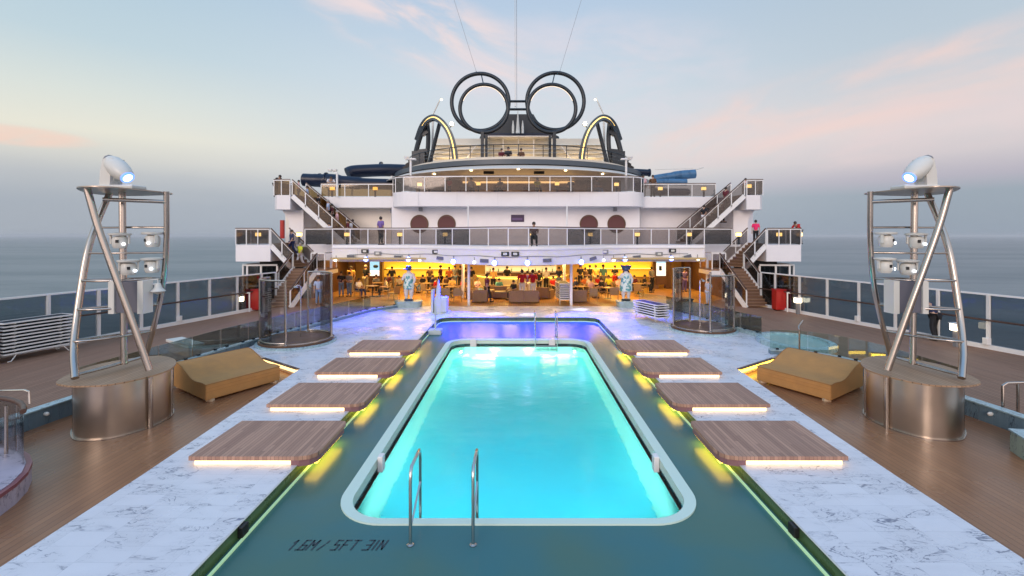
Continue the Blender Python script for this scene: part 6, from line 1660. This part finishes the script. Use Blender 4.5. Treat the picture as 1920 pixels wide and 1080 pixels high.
def make_sofa():
    t = thing('lounge_chair', 'x', 'lounge chair', (0,0,0), 'boxy wicker lounge chairs')
    m = MB(); m.box((-.42,-.35,.08),(.42,.28,.42),.03); m.build('seat', WICKER, t)
    m = MB(); m.box((-.44,.28,.06),(.44,.42,.78),.03); m.build('backrest', WICKER, t)
    for s_ in (-1,1):
        m = MB(); m.box((s_*.44-.06,-.38,.06),(s_*.44+.06,.28,.60),.03); m.build('arm', WICKER, t)
    m = MB(); m.box((-.36,-.33,.42),(.36,.26,.50),.03); m.build('cushion', BEIGE, t)
    return t
WICKER = mat('grey_wicker', (.24,.14,.075), .7, var=(25,.3))
sf = make_sofa(); first = True
for px, py, fc, lab in ((900,566,185,'with its back to the pool right of the left middle column'),(886,560,95,'side-on beside the left middle column'),(938,560,0,'facing the pool in the middle of the bar'),(969,567,180,'under the red jackets, left one'),
                        (996,567,180,'under the red jackets, right one'),(1022,560,150,'beside the red-shirted sitter'),(1084,566,190,'with its back to the pool right of the right middle column'),(925,557,20,'behind the walking person')):
    q = G(px, py, 0); place(sf, first, (q.x, q.y, 0), R(fc), 'boxy grey wicker chair '+lab); first = False
# bar counter and back shelves
bc = thing('bar_counter', 'curved pale bar counter with lit front at the back of the lounge', 'bar', (0,35,0))
ar = lambda r, a0, a1, n=24: [(.25+r*math.cos(R(a0+(a1-a0)*k/n)), 37.6+r*math.sin(R(a0+(a1-a0)*k/n))) for k in range(n+1)]
m = MB(); m.wall(ar(3.5,195,345), 0, 1.06, .12); m.build('front', mat('bar_front', (.55,.50,.36), .4, var=(1,.1)), bc)
m = MB(); m.wall(ar(3.55,193,347), 1.06, 1.13, .55); m.build('counter_top', mat('bar_top', (.75,.66,.45), .25), bc)
m = MB(); m.wall(ar(3.62,195,345), .98, 1.03, .03); m.build('front_light', LEDY, bc)
bb = thing('back_shelves', 'glowing shelves with bottles behind the bar counter', 'shelves', (0,38,0))
for z in (1.15,1.65,2.1):
    m = MB(); m.box((-2.6,37.9,z),(3.0,38.3,z+.04)); m.build('shelf', TABLEW, bb)
m = MB(); m.box((-2.7,38.32,1.0),(3.1,38.38,2.6)); m.build('lit_panel', mat('bar_lit', (.8,.7,.5), .5, emit=(1,.75,.35), es=.7), bb)
m = MB(); m.box((-2.6,37.85,0),(3.0,38.3,1.1)); m.build('cabinet', DRKWOOD, bb)
bm_ = thing('bottle', 'x', 'bottle', (0,0,0), 'bottles on the shelves behind the bar')
m = MB(); m.lathe([(.045,0),(.045,.18),(.018,.24),(.018,.30)], (0,0,0), 8); m.build('glass', FAB['teal'], bm_)
m = MB(); m.lathe([(.02,.30),(.02,.33),(.0,.33)], (0,0,0), 8); m.build('cap', BLACK, bm_)
first = True; random.seed(3)
for z, sh in ((1.69,'middle'), (2.14,'top'), (1.19,'lowest')):
    for k in range(9):
        place(bm_, first, (-2.3+.62*k+random.uniform(-.12,.12), 38.05, z), 0, '%s dark bottle from the left on the %s shelf behind the bar' % (ordn[k], sh), 'bottles on the shelves behind the bar'); first = False
for px, Y, side in ((703,36.0,'left'),(1239,36.0,'right')):
    q = P(px, 504, Y); t = thing('screen', 'upright lit advertising screen on the timber pier, %s side of the bar' % side, 'screen', (q.x, q.y, .6), 'lit advertising screens')
    w_ = .36; zz0, zz1 = P(0,517,Y).z, P(0,490,Y).z
    m = MB(); m.box((q.x-w_-.05,Y-.06,.35),(q.x+w_+.05,Y+.06,zz1+.05),.01); m.build('housing', DRKWOOD, t)
    if side == 'left':
        m = MB(); m.box((q.x-w_,Y-.075,zz0+.42),(q.x+w_,Y-.061,zz1)); m.build('upper_picture', SCREEN, t)
        m = MB(); m.box((q.x-w_,Y-.075,zz0),(q.x+w_,Y-.061,zz0+.419)); m.build('lower_picture', SCREENW, t)
        m = MB(); m.ball((q.x+.08,Y-.08,zz0+.72),.16,12,(1.3,.1,.8)); m.build('dark_motif', SCREEND, t)
    else:
        m = MB(); m.box((q.x-w_,Y-.075,zz0),(q.x+w_,Y-.061,zz1-.12)); m.build('picture', SCREENW, t)
        m = MB(); m.box((q.x-w_,Y-.075,zz1-.119),(q.x+w_,Y-.061,zz1)); m.build('blue_header', SCREEN, t)
        m = MB(); m.box((q.x-.16,Y-.085,zz0+.4),(q.x+.05,Y-.076,zz0+.75)); m.build('dark_motif', SCREEND, t)
for x, y, e_ in ((-7.5,31,BAR_E),(-2.6,31,BAR_E),(2.6,31,BAR_E),(7.5,31,BAR_E),(-6.5,35.5,BAR_E),(0,35.2,BAR_E*.9),(6.5,35.5,BAR_E),(-11.8,34,BAR_E*.7),(11.8,34,BAR_E*.7)):
    area('bar_ceiling_lamp', (x, y, 2.70), 2.2, e_, (1,.60,.16), (0,0,0), 1.2)
# loose bench where the three people sit on the top deck
t = thing('bench', 'low pale bench on the top deck under the three sitters', 'bench', (0,33.3,9))
m = MB(); m.box((-1.5,33.05,9.36),(.6,33.5,9.44),.01); m.build('seat', TABLEW, t)
for x in (-1.4,.5):
    m = MB(); m.box((x-.04,33.1,9.0),(x+.04,33.45,9.36)); m.build('leg', GREY, t)

# evening haze over the sea: one closed box of thin even air
hz = MB(); hz.box((-62000,-62000,-46.0),(62000,62000,33.0))
hzm = bpy.data.materials.new('haze_air'); hzm.use_nodes = True; t_ = NT(hzm.node_tree); t_.n.clear()
o_ = t_.node('ShaderNodeOutputMaterial'); pv = t_.node('ShaderNodeVolumePrincipled')
pv.inputs['Color'].default_value = (.86,.88,.90,1); pv.inputs['Density'].default_value = 8e-5; pv.inputs['Anisotropy'].default_value = 0.0
t_.link(pv.outputs[0], o_.inputs['Volume'])
tag(hz.build('haze', hzm), 'thin pale evening haze over the sea', 'haze', kind='stuff')
